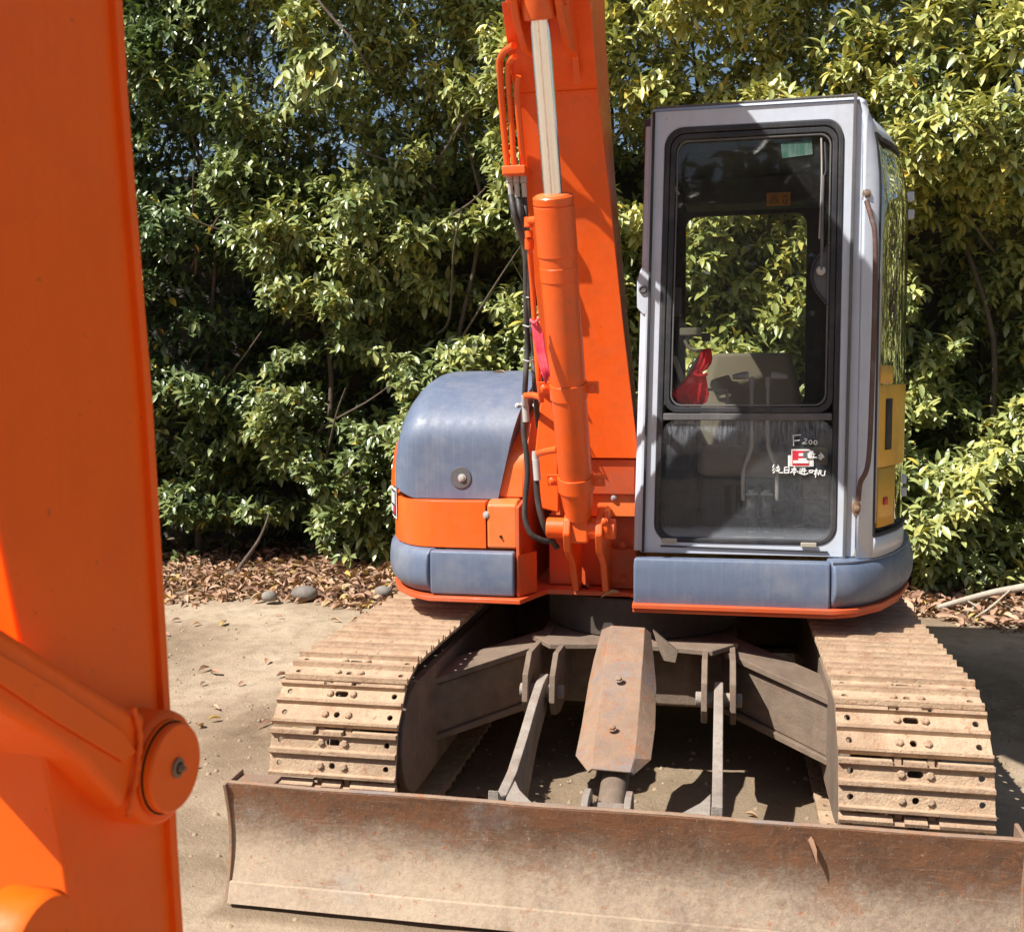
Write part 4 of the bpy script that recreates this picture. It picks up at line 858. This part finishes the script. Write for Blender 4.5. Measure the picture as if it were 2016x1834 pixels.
# ------------------------------------------------------------------ red cloth and ribbon (things of their own)
def cloth(name, rows, mat, yb, amp=.012, seed=1):
    rg = []; rn = random.Random(seed)
    for i, (xl_, xr2, py) in enumerate(rows):
        row = []
        for k in range(15):
            u = k/14; p = at(xl_+(xr2-xl_)*u, py+(8*math.sin(u*7+i) if i == len(rows)-1 else 0), 'y', yb)
            p.y += amp*math.sin(u*19+i*.35)*min(1, (xr2-xl_)/40)+amp*.5*math.sin(u*37+i*.8); row.append(p)
        rg.append(row)
    return MB().loft(rg, False, False).build(name, mat, None, 0, 80, 2, .002)
rc_ = cloth("red_cloth", [(1388, 1398, 686), (1378, 1401, 694), (1374, 1402, 705), (1370, 1400, 715), (1364, 1392, 726), (1360, 1382, 733), (1352, 1390, 742), (1340, 1392, 755), (1326, 1394, 768), (1318, 1396, 776), (1334, 1392, 790), (1340, 1382, 803)], "red_cloth", -.46, .010)
tag(rc_, "bright red cloth knotted on the control lever inside the cab windscreen", "cloth")
T([(1372, 730, -.465), (1365, 735, -.475), (1378, 740, -.475), (1392, 736, -.465)], .007, "knot", "red_cloth", rc_, 4)
rb_ = cloth("red_ribbon", [(1047, 1060, 632), (1046, 1064, 642), (1050, 1070, 660), (1055, 1074, 690), (1062, 1080, 720), (1068, 1084, 748)], "pink_ribbon", -.985, .0015, 2)
tag(rb_, "faded red ribbon tied round the pipe at the left of the boom", "ribbon")
T([(1045, 630, -.985), (1052, 636, -1.0), (1060, 628, -.985)], .006, "knot", "pink_ribbon", rb_, 3)

# ------------------------------------------------------------------ foreground arm of a second excavator
P0 = atd(345, 1500, 1.62); rn_ = Vector((RT[0], RT[1], 0)).normalized(); fn_ = Vector((fw[0], fw[1], 0)).normalized()
N = (rn_*.966-fn_*.26).normalized(); S = (rn_*.26+fn_*.966).normalized()
def ap(px, py, off=0): return atp(px, py, P0+N*off, N)
ed = [(243, -260), (240, 0), (252, 200), (272, 450), (300, 800), (318, 1100), (335, 1400), (348, 1650), (360, 1834), (372, 2150), (380, 2400)]
pts = [ap(*q) for q in ed]
arm = empty("second_excavator", (pts[-1].x, pts[-1].y, 0)); tag(arm, "blurred orange excavator arm standing close at the left edge", "excavator arm")
def rel(o): o.parent = arm; o.matrix_parent_inverse = Matrix.Translation(-arm.location); return o
near = [ap(-10+.2*(q[1]-1008)+(.0 if q[1] < 1700 else -.08*(q[1]-1700)), q[1]) for q in ed]
rings = [[a_, p, p-N*.26, a_-N*.26] for a_, p in zip(near, pts)]
WD = (pts[-1]-near[-1]).length
rel(MB().loft(rings).build("arm_box", "orange_arm", None, .006))
rings = [[p-S*.030+N*.010, p-S*.018+N*.013, p+S*.0, p-S*.0-N*.01, p-S*.030-N*.01] for p in pts]
rel(MB().loft(rings).build("edge_flange", "orange_arm", None, .002))
# lower end down to the ground: tapered nose and tooth plate
pe = pts[-1]; rel(MB().hexa([Vector((pe.x, pe.y, 0))-S*.30, Vector((pe.x, pe.y, 0))-S*.05, Vector((pe.x, pe.y, 0))-S*.05-N*.24, Vector((pe.x, pe.y, 0))-S*.30-N*.24, pe-S*WD, pe, pe-N*.24, pe-S*WD-N*.24]).build("arm_nose", "orange_arm", None, .01))
# link bar
def lp(px, py, off): return ap(px, py, off)
top_e = [(-260, 1075), (0, 1228), (110, 1300), (200, 1358), (262, 1396), (295, 1404)]
bot_e = [(250, 1600), (215, 1560), (160, 1500), (90, 1452), (0, 1398), (-260, 1245)]
link = rel(MB().prism([lp(*q, .05) for q in top_e+bot_e], -N*.20).build("link_bar", "orange_arm", None, .014, 50, 3))  # extra depth added so the bar shades the arm face below
rib = MB().prism([lp(*q, .056) for q in ((-260, 1135), (0, 1285), (120, 1355), (245, 1440), (270, 1480), (245, 1500), (120, 1425), (0, 1345), (-260, 1195))], -N*.004); o = rib.build("link_rib", "orange_arm", None, .002); o.parent = link; 
o.matrix_parent_inverse = Matrix.Identity(4)
bc0 = lp(322, 1510, .05)
rel(MB().rings_on(bc0-N*.055, bc0+N, [(0, .080), (.05, .080), (.056, .078), (.060, .073)], 48).build("pin_boss", "orange_arm", None, 0))
bc1 = lp(330, 1509, .060)
rel(MB().rings_on(bc1-N*.004, bc1+N, [(0, .066), (.0045, .067), (.005, .0625), (.0052, .0625), (.016, .0625), (.019, .060)], 48).build("pin_cap", "orange_arm", None, 0, 25))
rel(MB().rings_on(bc1-N*.006, bc1+N, [(0, .0648), (.0085, .0648), (.0085, .062)], 48).build("grease_ring", "hole_dark", None, 0))
pc_ = bc1+N*.0125
rel(MB().rings_on(pc_, pc_+N, [(0, .014), (.006, .014), (.0072, .011)], 24).build("grease_cup", "guard_steel", None, 0))
rel(MB().rings_on(pc_, pc_+N, [(0, .0085), (.0078, .0085)], 16).build("pin_hole", "hole_dark", None, 0))
rel(bolt(pc_+N*.0078, N, .004, "grease_nipple", "guard_steel"))
wb_ = [lp(262, 1392, .052), lp(275, 1440, .056), lp(272, 1500, .056), lp(262, 1560, .056), lp(250, 1606, .052)]
rel(MB().tube(spline(wb_, 6), [.004+.0012*math.sin(k*2.1) for k in range(25)], 8).build("weld_bead", "orange_arm", None, 0))
def ad(px, py, d_): return atd(px, py, d_)
lb0 = ad(78, 1860, 1.22)
rel(MB().rings_on(lb0-N*.05, lb0+N, [(0, .062), (.05, .062), (.062, .056)], 40).build("lower_boss", "orange_arm", None, 0))

# ------------------------------------------------------------------ vegetation
def leaf_template(fold=.25, droop=.25):
    V = np.array([(0, 0, 0), (-.11, .18, 0), (-.185, .42, 0), (-.175, .66, 0), (-.08, .88, 0), (0, 1, 0), (.08, .88, 0), (.175, .66, 0), (.185, .42, 0), (.11, .18, 0), (0, .42, 0), (0, .72, 0)], float)
    V[:, 2] = np.abs(V[:, 0])*fold*2-droop*V[:, 1]**2
    Fc = [(0, 10, 2, 1), (2, 10, 11, 3), (3, 11, 5, 4), (0, 9, 8, 10), (8, 7, 11, 10), (7, 6, 5, 11)]
    return V, Fc
def scatter_mesh(name, pos, R3, sc, tint, mat, tmpl):
    V, Fc = tmpl; n = len(pos); nv = len(V)
    A_ = (V[None]*sc[:, None, None])@np.transpose(R3, (0, 2, 1))+pos[:, None, :]
    me = bpy.data.meshes.new(name); me.vertices.add(n*nv); me.vertices.foreach_set("co", A_.astype(np.float32).ravel())
    loops = np.concatenate([np.array(f) for f in Fc]); ls = np.array([len(f) for f in Fc])
    al = (loops[None]+np.arange(n)[:, None]*nv).ravel(); tot = np.tile(ls, n); st_ = np.concatenate([[0], np.cumsum(tot)[:-1]])
    me.loops.add(len(al)); me.loops.foreach_set("vertex_index", al.astype(np.int32)); me.polygons.add(len(tot))
    me.polygons.foreach_set("loop_start", st_.astype(np.int32)); me.polygons.foreach_set("loop_total", tot.astype(np.int32)); me.update(calc_edges=True)
    t_ = me.attributes.new("tint", 'FLOAT', 'POINT'); t_.data.foreach_set("value", np.repeat(tint, nv).astype(np.float32)); me.materials.append(M[mat]); me.shade_smooth()
    return me
def frames(dirs, ups):
    y = dirs/np.linalg.norm(dirs, axis=1)[:, None]; x = np.cross(y, ups); x /= np.linalg.norm(x, axis=1)[:, None]+1e-9; z = np.cross(x, y)
    return np.stack([x, y, z], axis=2)
TM = leaf_template(.22, .28)
def nz(x, z, s, o): return noise.noise(Vector((x*s, z*s, o)))
# caves (x, z, rx, rz) seen in the photograph on the hedge face
HF = 3.35
def hp(px, py): q = at(px, py, 'y', HF+.3); return q.x, q.z
caves = []
for px, py, rx, rz in ((640, 730, .7, .16), (420, 560, .35, .3), (880, 620, .4, .15), (560, 960, .5, .10), (1060, 560, .25, .2), (1850, 860, .3, .12), (950, 520, .50, .22), (560, 640, .5, .18), (450, 690, .55, .25), (1240, 330, .30, .30), (1880, 500, .42, .30), (1960, 720, .30, .35), (1850, 600, .2, .25), (620, 260, .35, .25), (900, 350, .3, .2), (700, 780, .5, .2), (480, 1060, .7, .2), (1980, 960, .2, .18), (330, 300, .3, .3), (780, 640, .35, .2), (520, 90, .35, .35), (1080, 380, .2, .2)):
    x, z = hp(px, py); caves.append((x, z, rx, rz))
def cave(x, z):
    c_ = 0
    for cx_, cz_, rx, rz in caves: c_ = max(c_, math.exp(-(((x-cx_)/rx)**2+((z-cz_)/rz)**2)**1.5))
    return c_
NS = 0; centers = [-8.3, -6.9, -5.6, -4.45, -3.3, -2.15, -1.0, .15, 1.3, 2.45, 3.7, 5.1, 6.6, 8.0]
shr = {i: [] for i in range(len(centers))}
allp = []
hrnd = random.Random(21)
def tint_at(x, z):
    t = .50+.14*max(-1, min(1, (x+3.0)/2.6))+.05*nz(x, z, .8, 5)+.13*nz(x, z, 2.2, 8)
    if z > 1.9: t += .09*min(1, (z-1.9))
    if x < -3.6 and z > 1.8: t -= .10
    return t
def sprig(p, outw, z, base_t, big=1.0, si=0):
    n_ = hrnd.randint(6, 9); a0 = hrnd.uniform(0, 6.28); q = outw.orthogonal().normalized(); w_ = outw.cross(q)
    for k in range(n_):
        a_ = a0+k*2.4; sp_ = hrnd.uniform(.55, 1.15); d_ = (outw*math.cos(sp_)+(q*math.cos(a_)+w_*math.sin(a_))*math.sin(sp_))
        d_ = d_+Vector((0, 0, -hrnd.uniform(.05, .55)*(1.0 if z > 1.9 else .5))); d_.normalize()
        o_ = p-outw*hrnd.uniform(0, .15); s_ = hrnd.uniform(.062, .132)*big*(.85+.3*hrnd.random())
        t_ = base_t+hrnd.gauss(0, .09)
        if hrnd.random() < .012: t_ = hrnd.uniform(.93, 1)
        up = (outw*.5+Vector((hrnd.uniform(-.35, .35), hrnd.uniform(-.35, .35), 1))).normalized()
        shr[si].append((o_.x, o_.y, o_.z, d_.x, d_.y, d_.z, up.x, up.y, up.z, s_, t_))
def front_y(x, z):
    return HF+.50*nz(x, z, .75, 1)+.38*nz(x, z, 1.9, 2)+.12*(z-2.0)*(1 if z > 2 else 0)*.6-.10*math.sin(min(1, z/1.2)*math.pi)
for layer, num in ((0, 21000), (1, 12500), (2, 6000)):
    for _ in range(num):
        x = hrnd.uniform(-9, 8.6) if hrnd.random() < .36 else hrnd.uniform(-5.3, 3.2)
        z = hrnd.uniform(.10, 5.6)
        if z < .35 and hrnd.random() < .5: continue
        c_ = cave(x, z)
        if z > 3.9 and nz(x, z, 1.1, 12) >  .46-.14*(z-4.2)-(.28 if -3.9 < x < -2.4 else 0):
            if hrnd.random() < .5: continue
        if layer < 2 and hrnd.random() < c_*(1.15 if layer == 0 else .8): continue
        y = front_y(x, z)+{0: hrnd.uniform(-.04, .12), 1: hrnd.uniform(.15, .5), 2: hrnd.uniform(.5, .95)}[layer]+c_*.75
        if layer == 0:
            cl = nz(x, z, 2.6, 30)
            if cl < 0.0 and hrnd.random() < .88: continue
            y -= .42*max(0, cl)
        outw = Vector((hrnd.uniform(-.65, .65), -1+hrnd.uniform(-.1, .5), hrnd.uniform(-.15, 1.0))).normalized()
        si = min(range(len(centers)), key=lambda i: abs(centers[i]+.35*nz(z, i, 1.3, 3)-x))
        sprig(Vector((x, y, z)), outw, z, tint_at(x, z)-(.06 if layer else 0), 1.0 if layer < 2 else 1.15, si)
# hanging large-leaf spray with yellowing leaves at the upper left
for _ in range(20):
    q = at(620+hrnd.gauss(0, 28), 150+hrnd.gauss(0, 32), 'y', 3.05); sprig(q, Vector((hrnd.uniform(-.3, .3), -.5, -.7)).normalized(), 3, .60 if hrnd.random() < .85 else .90, 1.25, 4)
looks = ["dark green leafy shrub", "leafy evergreen shrub"]
names_l = {0: "leafy evergreen shrub at the far left, hidden by the orange arm", 1: "leafy evergreen shrub beyond the orange arm at the left", 2: "evergreen shrub with its outer branches behind the orange arm",
 3: "dark green shrub just right of the orange arm, shaded hollows low down", 4: "evergreen shrub with a yellowing spray of large leaves near its top", 5: "evergreen shrub with pale sunlit leaf clusters left of the excavator's blue bonnet",
 6: "evergreen shrub rising directly behind the blue bonnet", 7: "evergreen shrub behind the boom and left part of the cab", 8: "evergreen shrub seen through the cab's windows", 9: "yellow green shrub at the right of the cab with a dark hollow",
 10: "evergreen shrub at the right edge beside the wall", 11: "evergreen shrub reflected in the cab's side window", 12: "evergreen shrub further right along the hedge", 13: "last evergreen shrub at the right end of the hedge"}
tint_bins = [.22, .30, .38, .46, .54, .62, .70, .80, .95]
leaf_meshes = [scatter_mesh("leaf", np.zeros((1, 3)), np.eye(3)[None], np.ones(1), np.array([t]), "leaf_green", TM) for t in tint_bins]
for i, cx_ in enumerate(centers):
    L_ = np.array(shr[i]);
    sb = empty("shrub", (cx_, 3.9, 0)); tag(sb, names_l[i], "shrub", "shrubs forming the hedge behind the excavator")
    base = np.array([cx_, 3.9, 0.])
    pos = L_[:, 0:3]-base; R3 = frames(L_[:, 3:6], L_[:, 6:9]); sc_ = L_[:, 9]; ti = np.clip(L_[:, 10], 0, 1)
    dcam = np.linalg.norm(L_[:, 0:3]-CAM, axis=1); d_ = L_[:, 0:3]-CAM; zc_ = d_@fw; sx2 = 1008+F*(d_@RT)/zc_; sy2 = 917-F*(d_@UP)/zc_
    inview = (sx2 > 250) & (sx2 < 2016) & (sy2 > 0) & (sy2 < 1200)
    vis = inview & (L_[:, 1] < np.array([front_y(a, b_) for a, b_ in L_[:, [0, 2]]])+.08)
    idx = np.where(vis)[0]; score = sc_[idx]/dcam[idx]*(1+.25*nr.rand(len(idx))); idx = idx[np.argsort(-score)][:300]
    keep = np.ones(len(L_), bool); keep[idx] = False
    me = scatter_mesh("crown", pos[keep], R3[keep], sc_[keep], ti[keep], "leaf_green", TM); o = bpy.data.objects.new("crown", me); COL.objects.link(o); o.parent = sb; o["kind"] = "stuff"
    for j in idx:
        b_ = int(np.argmin(np.abs(np.array(tint_bins)-ti[j]))); o = bpy.data.objects.new("leaf", leaf_meshes[b_]); COL.objects.link(o); o.parent = sb
        m4 = Matrix([[*(R3[j][r]*sc_[j]), pos[j][r]] for r in range(3)]+[[0, 0, 0, 1]]); o.matrix_local = m4
    # trunk with limbs
    mb = MB(); tr_ = random.Random(100+i)
    x0 = tr_.uniform(-.15, .15)
    mb.tube(spline([(x0, .0, -.03), (x0+tr_.uniform(-.1, .1), .05, .8), (x0+tr_.uniform(-.25, .25), .1, 1.9), (x0+tr_.uniform(-.4, .4), .1, 3.2), (x0+tr_.uniform(-.5, .5), .1, 4.6)], 4), [.036-.0018*k for k in range(17)], 8)
    tk = mb.build("trunk", "bark", sb, 0, 60)
    for q in range(6):
        z0 = tr_.uniform(.25, 3.6); sg = tr_.choice((-1, 1)); e_ = (x0+sg*tr_.uniform(.3, .9), tr_.uniform(-.6, -.1), z0+tr_.uniform(.2, 1.1))
        mb = MB().tube(spline([(x0, .03, z0), (x0+sg*.15, -.15, z0+.12), (e_[0]*.7+x0*.3, e_[1]*.7, e_[2]*.7+z0*.3), e_], 4), [.014-.0008*k for k in range(13)], 6); mb.build("branch", "bark", sb, 0, 60)
# thin trees beyond the wall with sky between the leaves
for i, x in enumerate((-6.8, -4.6, -2.2, -.4, 1.6, 3.4, 5.6)):
    y = 6.2+hrnd.uniform(-.3, .5); tb = empty("tree", (x, y, 0)); tag(tb, ["tree beyond the wall at the far left", "tree beyond the wall with blue sky showing round its stem", "slim tree beyond the wall, left of the boom", "tree beyond the wall behind the boom", "tree beyond the wall above the cab", "tree beyond the wall at the upper right", "tree beyond the wall right of the hedge"][i], "tree", "trees beyond the wall")
    MB().tube(spline([(0, 0, -.05), (.1, 0, 2), (-.1+i*.04, 0, 4), (.1, 0, 6.3)], 4), [.085-.005*k for k in range(13)], 8).build("trunk", "bark", tb, 0, 60)
    n_ = 5600; P_ = np.column_stack([nr.normal(0, .95, n_), nr.normal(0, .5, n_), nr.uniform(2.8, 7.2, n_)]); keep = np.array([noise.noise(Vector((p[0]*1.3+x, p[1]*1.3, p[2]*1.3))) > -.12 for p in P_]); P_ = P_[keep]; n_ = len(P_)
    D_ = np.column_stack([nr.normal(0, .8, n_), nr.normal(-.2, .8, n_), nr.normal(-.5, .5, n_)]); U_ = np.column_stack([nr.normal(0, .3, n_), nr.normal(0, .3, n_), np.ones(n_)])
    me = scatter_mesh("crown", P_, frames(D_, U_), nr.uniform(.09, .14, n_), np.clip(nr.normal(.34, .1, n_), 0, 1), "leaf_green", TM); o = bpy.data.objects.new("crown", me); COL.objects.link(o); o.parent = tb; o["kind"] = "stuff"

# unseen trees added behind the camera to darken reflections in the glass
for i, (x, y) in enumerate(((-15, -13), (-9.5, -16), (-4, -17.5), (1.5, -18), (7, -17), (12.5, -15))):
    tb = empty("tree", (x, y, 0)); tag(tb, ["unseen broad tree added for reflections, left end of its row", "unseen broad tree added for reflections, second from the left", "unseen broad tree added for reflections, left of the middle", "unseen broad tree added for reflections, right of the middle", "unseen broad tree added for reflections, second from the right", "unseen broad tree added for reflections, right end of its row"][i], "tree", "unseen trees added for dark reflections")
    MB().tube([(0, 0, -.05), (.1, 0, 2.4), (0, .1, 5)], [.16, .12, .06], 8).build("trunk", "bark", tb, 0, 60)
    n_ = 2600; A_ = nr.normal(0, 1, (n_, 3)); A_ /= np.linalg.norm(A_, axis=1)[:, None]; A_ *= nr.uniform(.6, 1, n_)[:, None]; P_ = A_*np.array([3.3, 2.2, 2.9])+np.array([0, 0, 3.3])
    P_[:, 2] = np.maximum(P_[:, 2], .15); D_ = nr.normal(0, 1, (n_, 3)); U_ = np.column_stack([nr.normal(0, .4, n_), nr.normal(0, .4, n_), np.ones(n_)])
    me = scatter_mesh("crown", P_, frames(D_, U_), nr.uniform(.45, .8, n_), np.clip(nr.normal(.2, .1, n_), 0, 1), "leaf_green", TM); o = bpy.data.objects.new("crown", me); COL.objects.link(o); o.parent = tb; o["kind"] = "stuff"
# clods and gravel on the dirt
n_ = 15000; X_ = nr.uniform(-4.5, 3.0, n_); Y_ = nr.uniform(-2.9, 2.6, n_)
RG = np.array([gh(a, b_) for a, b_ in zip(X_, Y_)]); ok = nr.rand(n_) < .10+RG[:, 1]*1.5; X_ = X_[ok]; Y_ = Y_[ok]; Z_ = RG[ok, 0]; n_ = len(X_)
tmc = (np.array([(-.5, -.4, 0), (.5, -.45, 0), (.45, .5, 0), (-.4, .45, 0), (-.3, -.2, .5), (.25, -.3, .42), (.3, .25, .55), (-.2, .3, .4)]), [(0, 1, 5, 4), (1, 2, 6, 5), (2, 3, 7, 6), (3, 0, 4, 7), (4, 5, 6, 7)])
D_ = np.column_stack([nr.normal(0, 1, n_), nr.normal(0, 1, n_), nr.normal(0, .2, n_)]); U_ = np.column_stack([nr.normal(0, .2, n_), nr.normal(0, .2, n_), np.ones(n_)])
me = scatter_mesh("dirt_clods", np.column_stack([X_, Y_, Z_-.014]), frames(D_, U_), .004+.020*nr.rand(n_)**4, np.zeros(n_), "clod", tmc)
o = bpy.data.objects.new("dirt_clods", me); COL.objects.link(o); tag(o, kind="stuff")

# ------------------------------------------------------------------ fallen leaves, stones, dead branch
TD = leaf_template(.5, .35)
n_ = 15000; X_ = nr.uniform(-7, 6.5, n_); Y_ = 2.1+nr.gamma(2.2, .55, n_)*.95
edge_ = np.array([2.25+.45*noise.noise(Vector((x*.9, 0, 4)))+.15*noise.noise(Vector((x*4, 0, 4))) for x in X_]); ok = (Y_ > edge_) & (Y_ < 4.7); X_ = X_[ok]; Y_ = Y_[ok]
cl = np.array([noise.noise(Vector((a*1.6, b_*1.6, 0))) for a, b_ in zip(X_, Y_)]); ok = (cl > -.30) | (Y_ > 2.6); X_ = X_[ok]; Y_ = Y_[ok]; n_ = len(X_)
Z_ = np.array([gh(a, b_)[0] for a, b_ in zip(X_, Y_)])-.012+nr.uniform(.005, .06, n_)*np.clip((Y_-1.9)*1.2, .15, 1)
D_ = np.column_stack([nr.normal(0, 1, n_), nr.normal(0, 1, n_), nr.normal(0, .28, n_)]); U_ = np.column_stack([nr.normal(0, .45, n_), nr.normal(0, .45, n_), np.ones(n_)])
me = scatter_mesh("leaf_litter", np.column_stack([X_, Y_, Z_]), frames(D_, U_), nr.uniform(.055, .115, n_), np.clip(nr.normal(.55, .22, n_), 0, 1), "leaf_dry", TD)
o = bpy.data.objects.new("leaf_litter", me); COL.objects.link(o); tag(o, kind="stuff")
dry = [scatter_mesh("fallen_leaf", np.zeros((1, 3)), np.eye(3)[None], np.ones(1), np.array([t]), "leaf_dry", TD) for t in (.2, .5, .8, .97)]
def leaf_obj(p, s_, lab, grp=None, k=1, rot=None, nm="fallen_leaf"):
    o = bpy.data.objects.new(nm, dry[k]); COL.objects.link(o); o.location = p; o.scale = (s_,)*3
    o.rotation_euler = rot or (rnd.uniform(-.2, .35), rnd.uniform(-.3, .3), rnd.uniform(0, 6.28)); tag(o, lab, "leaf", grp); return o
for q in range(70):
    x = rnd.uniform(-3.3, -.95) if q % 4 else rnd.uniform(-.6, .6); y = rnd.uniform(-.9, 2.0) if q % 4 else rnd.uniform(-1.6, -.7)
    if q % 4 and abs(x) < 1.2: continue
    leaf_obj((x, y, gh(x, y)[0]+.004), rnd.uniform(.05, .09), "dry fallen leaf lying on the bare dirt beside the tracks", "dry leaves scattered on the bare dirt", rnd.randint(0, 3))
p = at(995, 748, 'y', -.05); leaf_obj((p.x, -.05, 1.668), .085, "pale dry leaf resting on top of the blue bonnet", None, 2, (0, 0, 1.3))
leaf_obj((-.06, -.47, .752), .085, "pale dry leaf on the orange deck beside the cylinder bracket", None, 2, (0, 0, 1.5))
leaf_obj((-.20, -.40, .752), .09, "brown curled leaf on the orange deck under the boom cylinder", None, 0, (.1, 0, .6))
p = at(1580, 1638, 'y', -1.80); leaf_obj((p.x, -1.79, p.z+.012), .105, "large brown leaf hanging over the dozer blade's top edge", None, 1, (-.9, .2, 3.6)).scale = (.055, .105, .08)
def rock(loc, s_, lab, seed):
    mb = MB(); rg = []
    for i in range(7):
        ph = math.pi*(i+.15)/6.3; rg.append([(loc[0]+s_[0]*math.sin(ph)*math.cos(t)*(1+.25*noise.noise(Vector((math.cos(t)*2, math.sin(t)*2, i*.7+seed)))), loc[1]+s_[1]*math.sin(ph)*math.sin(t)*(1+.25*noise.noise(Vector((math.cos(t)*2, math.sin(t)*2, i*.7+seed)))), loc[2]+s_[2]*math.cos(ph)) for t in [2*math.pi*k/12 for k in range(12)]])
    o = mb.loft(rg).build("stone", "stone", None, 0, 60); return tag(o, lab, "stone")
for q, s_, lab, sd_ in (((755, 1163), (.07, .05, .045), "grey stone lying beside the track's rear end", 1), ((600, 1166), (.10, .07, .06), "larger brown stone among the leaf litter", 5), ((530, 1172), (.06, .05, .04), "small stone left of the larger brown one", 9)):
    p = at(*q, 'z', .06); rock((p.x, p.y, .055), s_, lab, sd_)
def wood(pts, r, lab, nm="dead_branch"):
    P_ = [at(a, b_, 'z', z) for a, b_, z in pts]; o = MB().tube(spline(P_, 5), [r*(1-.5*k/(len(P_)*5)) for k in range((len(P_)-1)*5+1)], 8).build(nm, "bleached_wood", None, 0, 60); return tag(o, lab, "branch")
wb = wood([(2080, 1140, .25), (2016, 1155, .20), (1960, 1165, .15), (1900, 1180, .10), (1845, 1196, .05)], .03, "bleached dead branch lying on the leaves right of the cab")
for pts_ in ([(1900, 1180, .10), (1925, 1195, .06), (1940, 1210, .02)], [(1960, 1165, .15), (1930, 1185, .08), (1905, 1205, .03)], [(1990, 1160, .18), (1950, 1195, .07), (1920, 1215, .02)]):
    P_ = [at(a, b_, 'z', z) for a, b_, z in pts_]; MB().tube(spline(P_, 3), .007, 6).build("twig", "bleached_wood", wb, 0, 60)
P_ = [at(a, b_, 'y', y) for a, b_, y in ((455, 1140, 3.2), (480, 1105, 3.3), (505, 1070, 3.3), (520, 1040, 3.35), (530, 1010, 3.4))]
tag(MB().tube(spline(P_, 4), [.021-.0009*k for k in range(17)], 8).build("dead_branch", "bark", None, 0, 60), "leaning bare branch rising from the leaves at the hedge foot", "branch")
P_ = [at(a, b_, 'y', y) for a, b_, y in ((610, -20, 3.1), (650, 30, 3.1), (690, 75, 3.1), (715, 115, 3.15), (735, 150, 3.3))]
tag(MB().tube(spline(P_, 4), [.012-.0004*k for k in range(17)], 6).build("bare_twig", "bark", None, 0, 60), "thin bare twig crossing the hedge near its top", "twig")
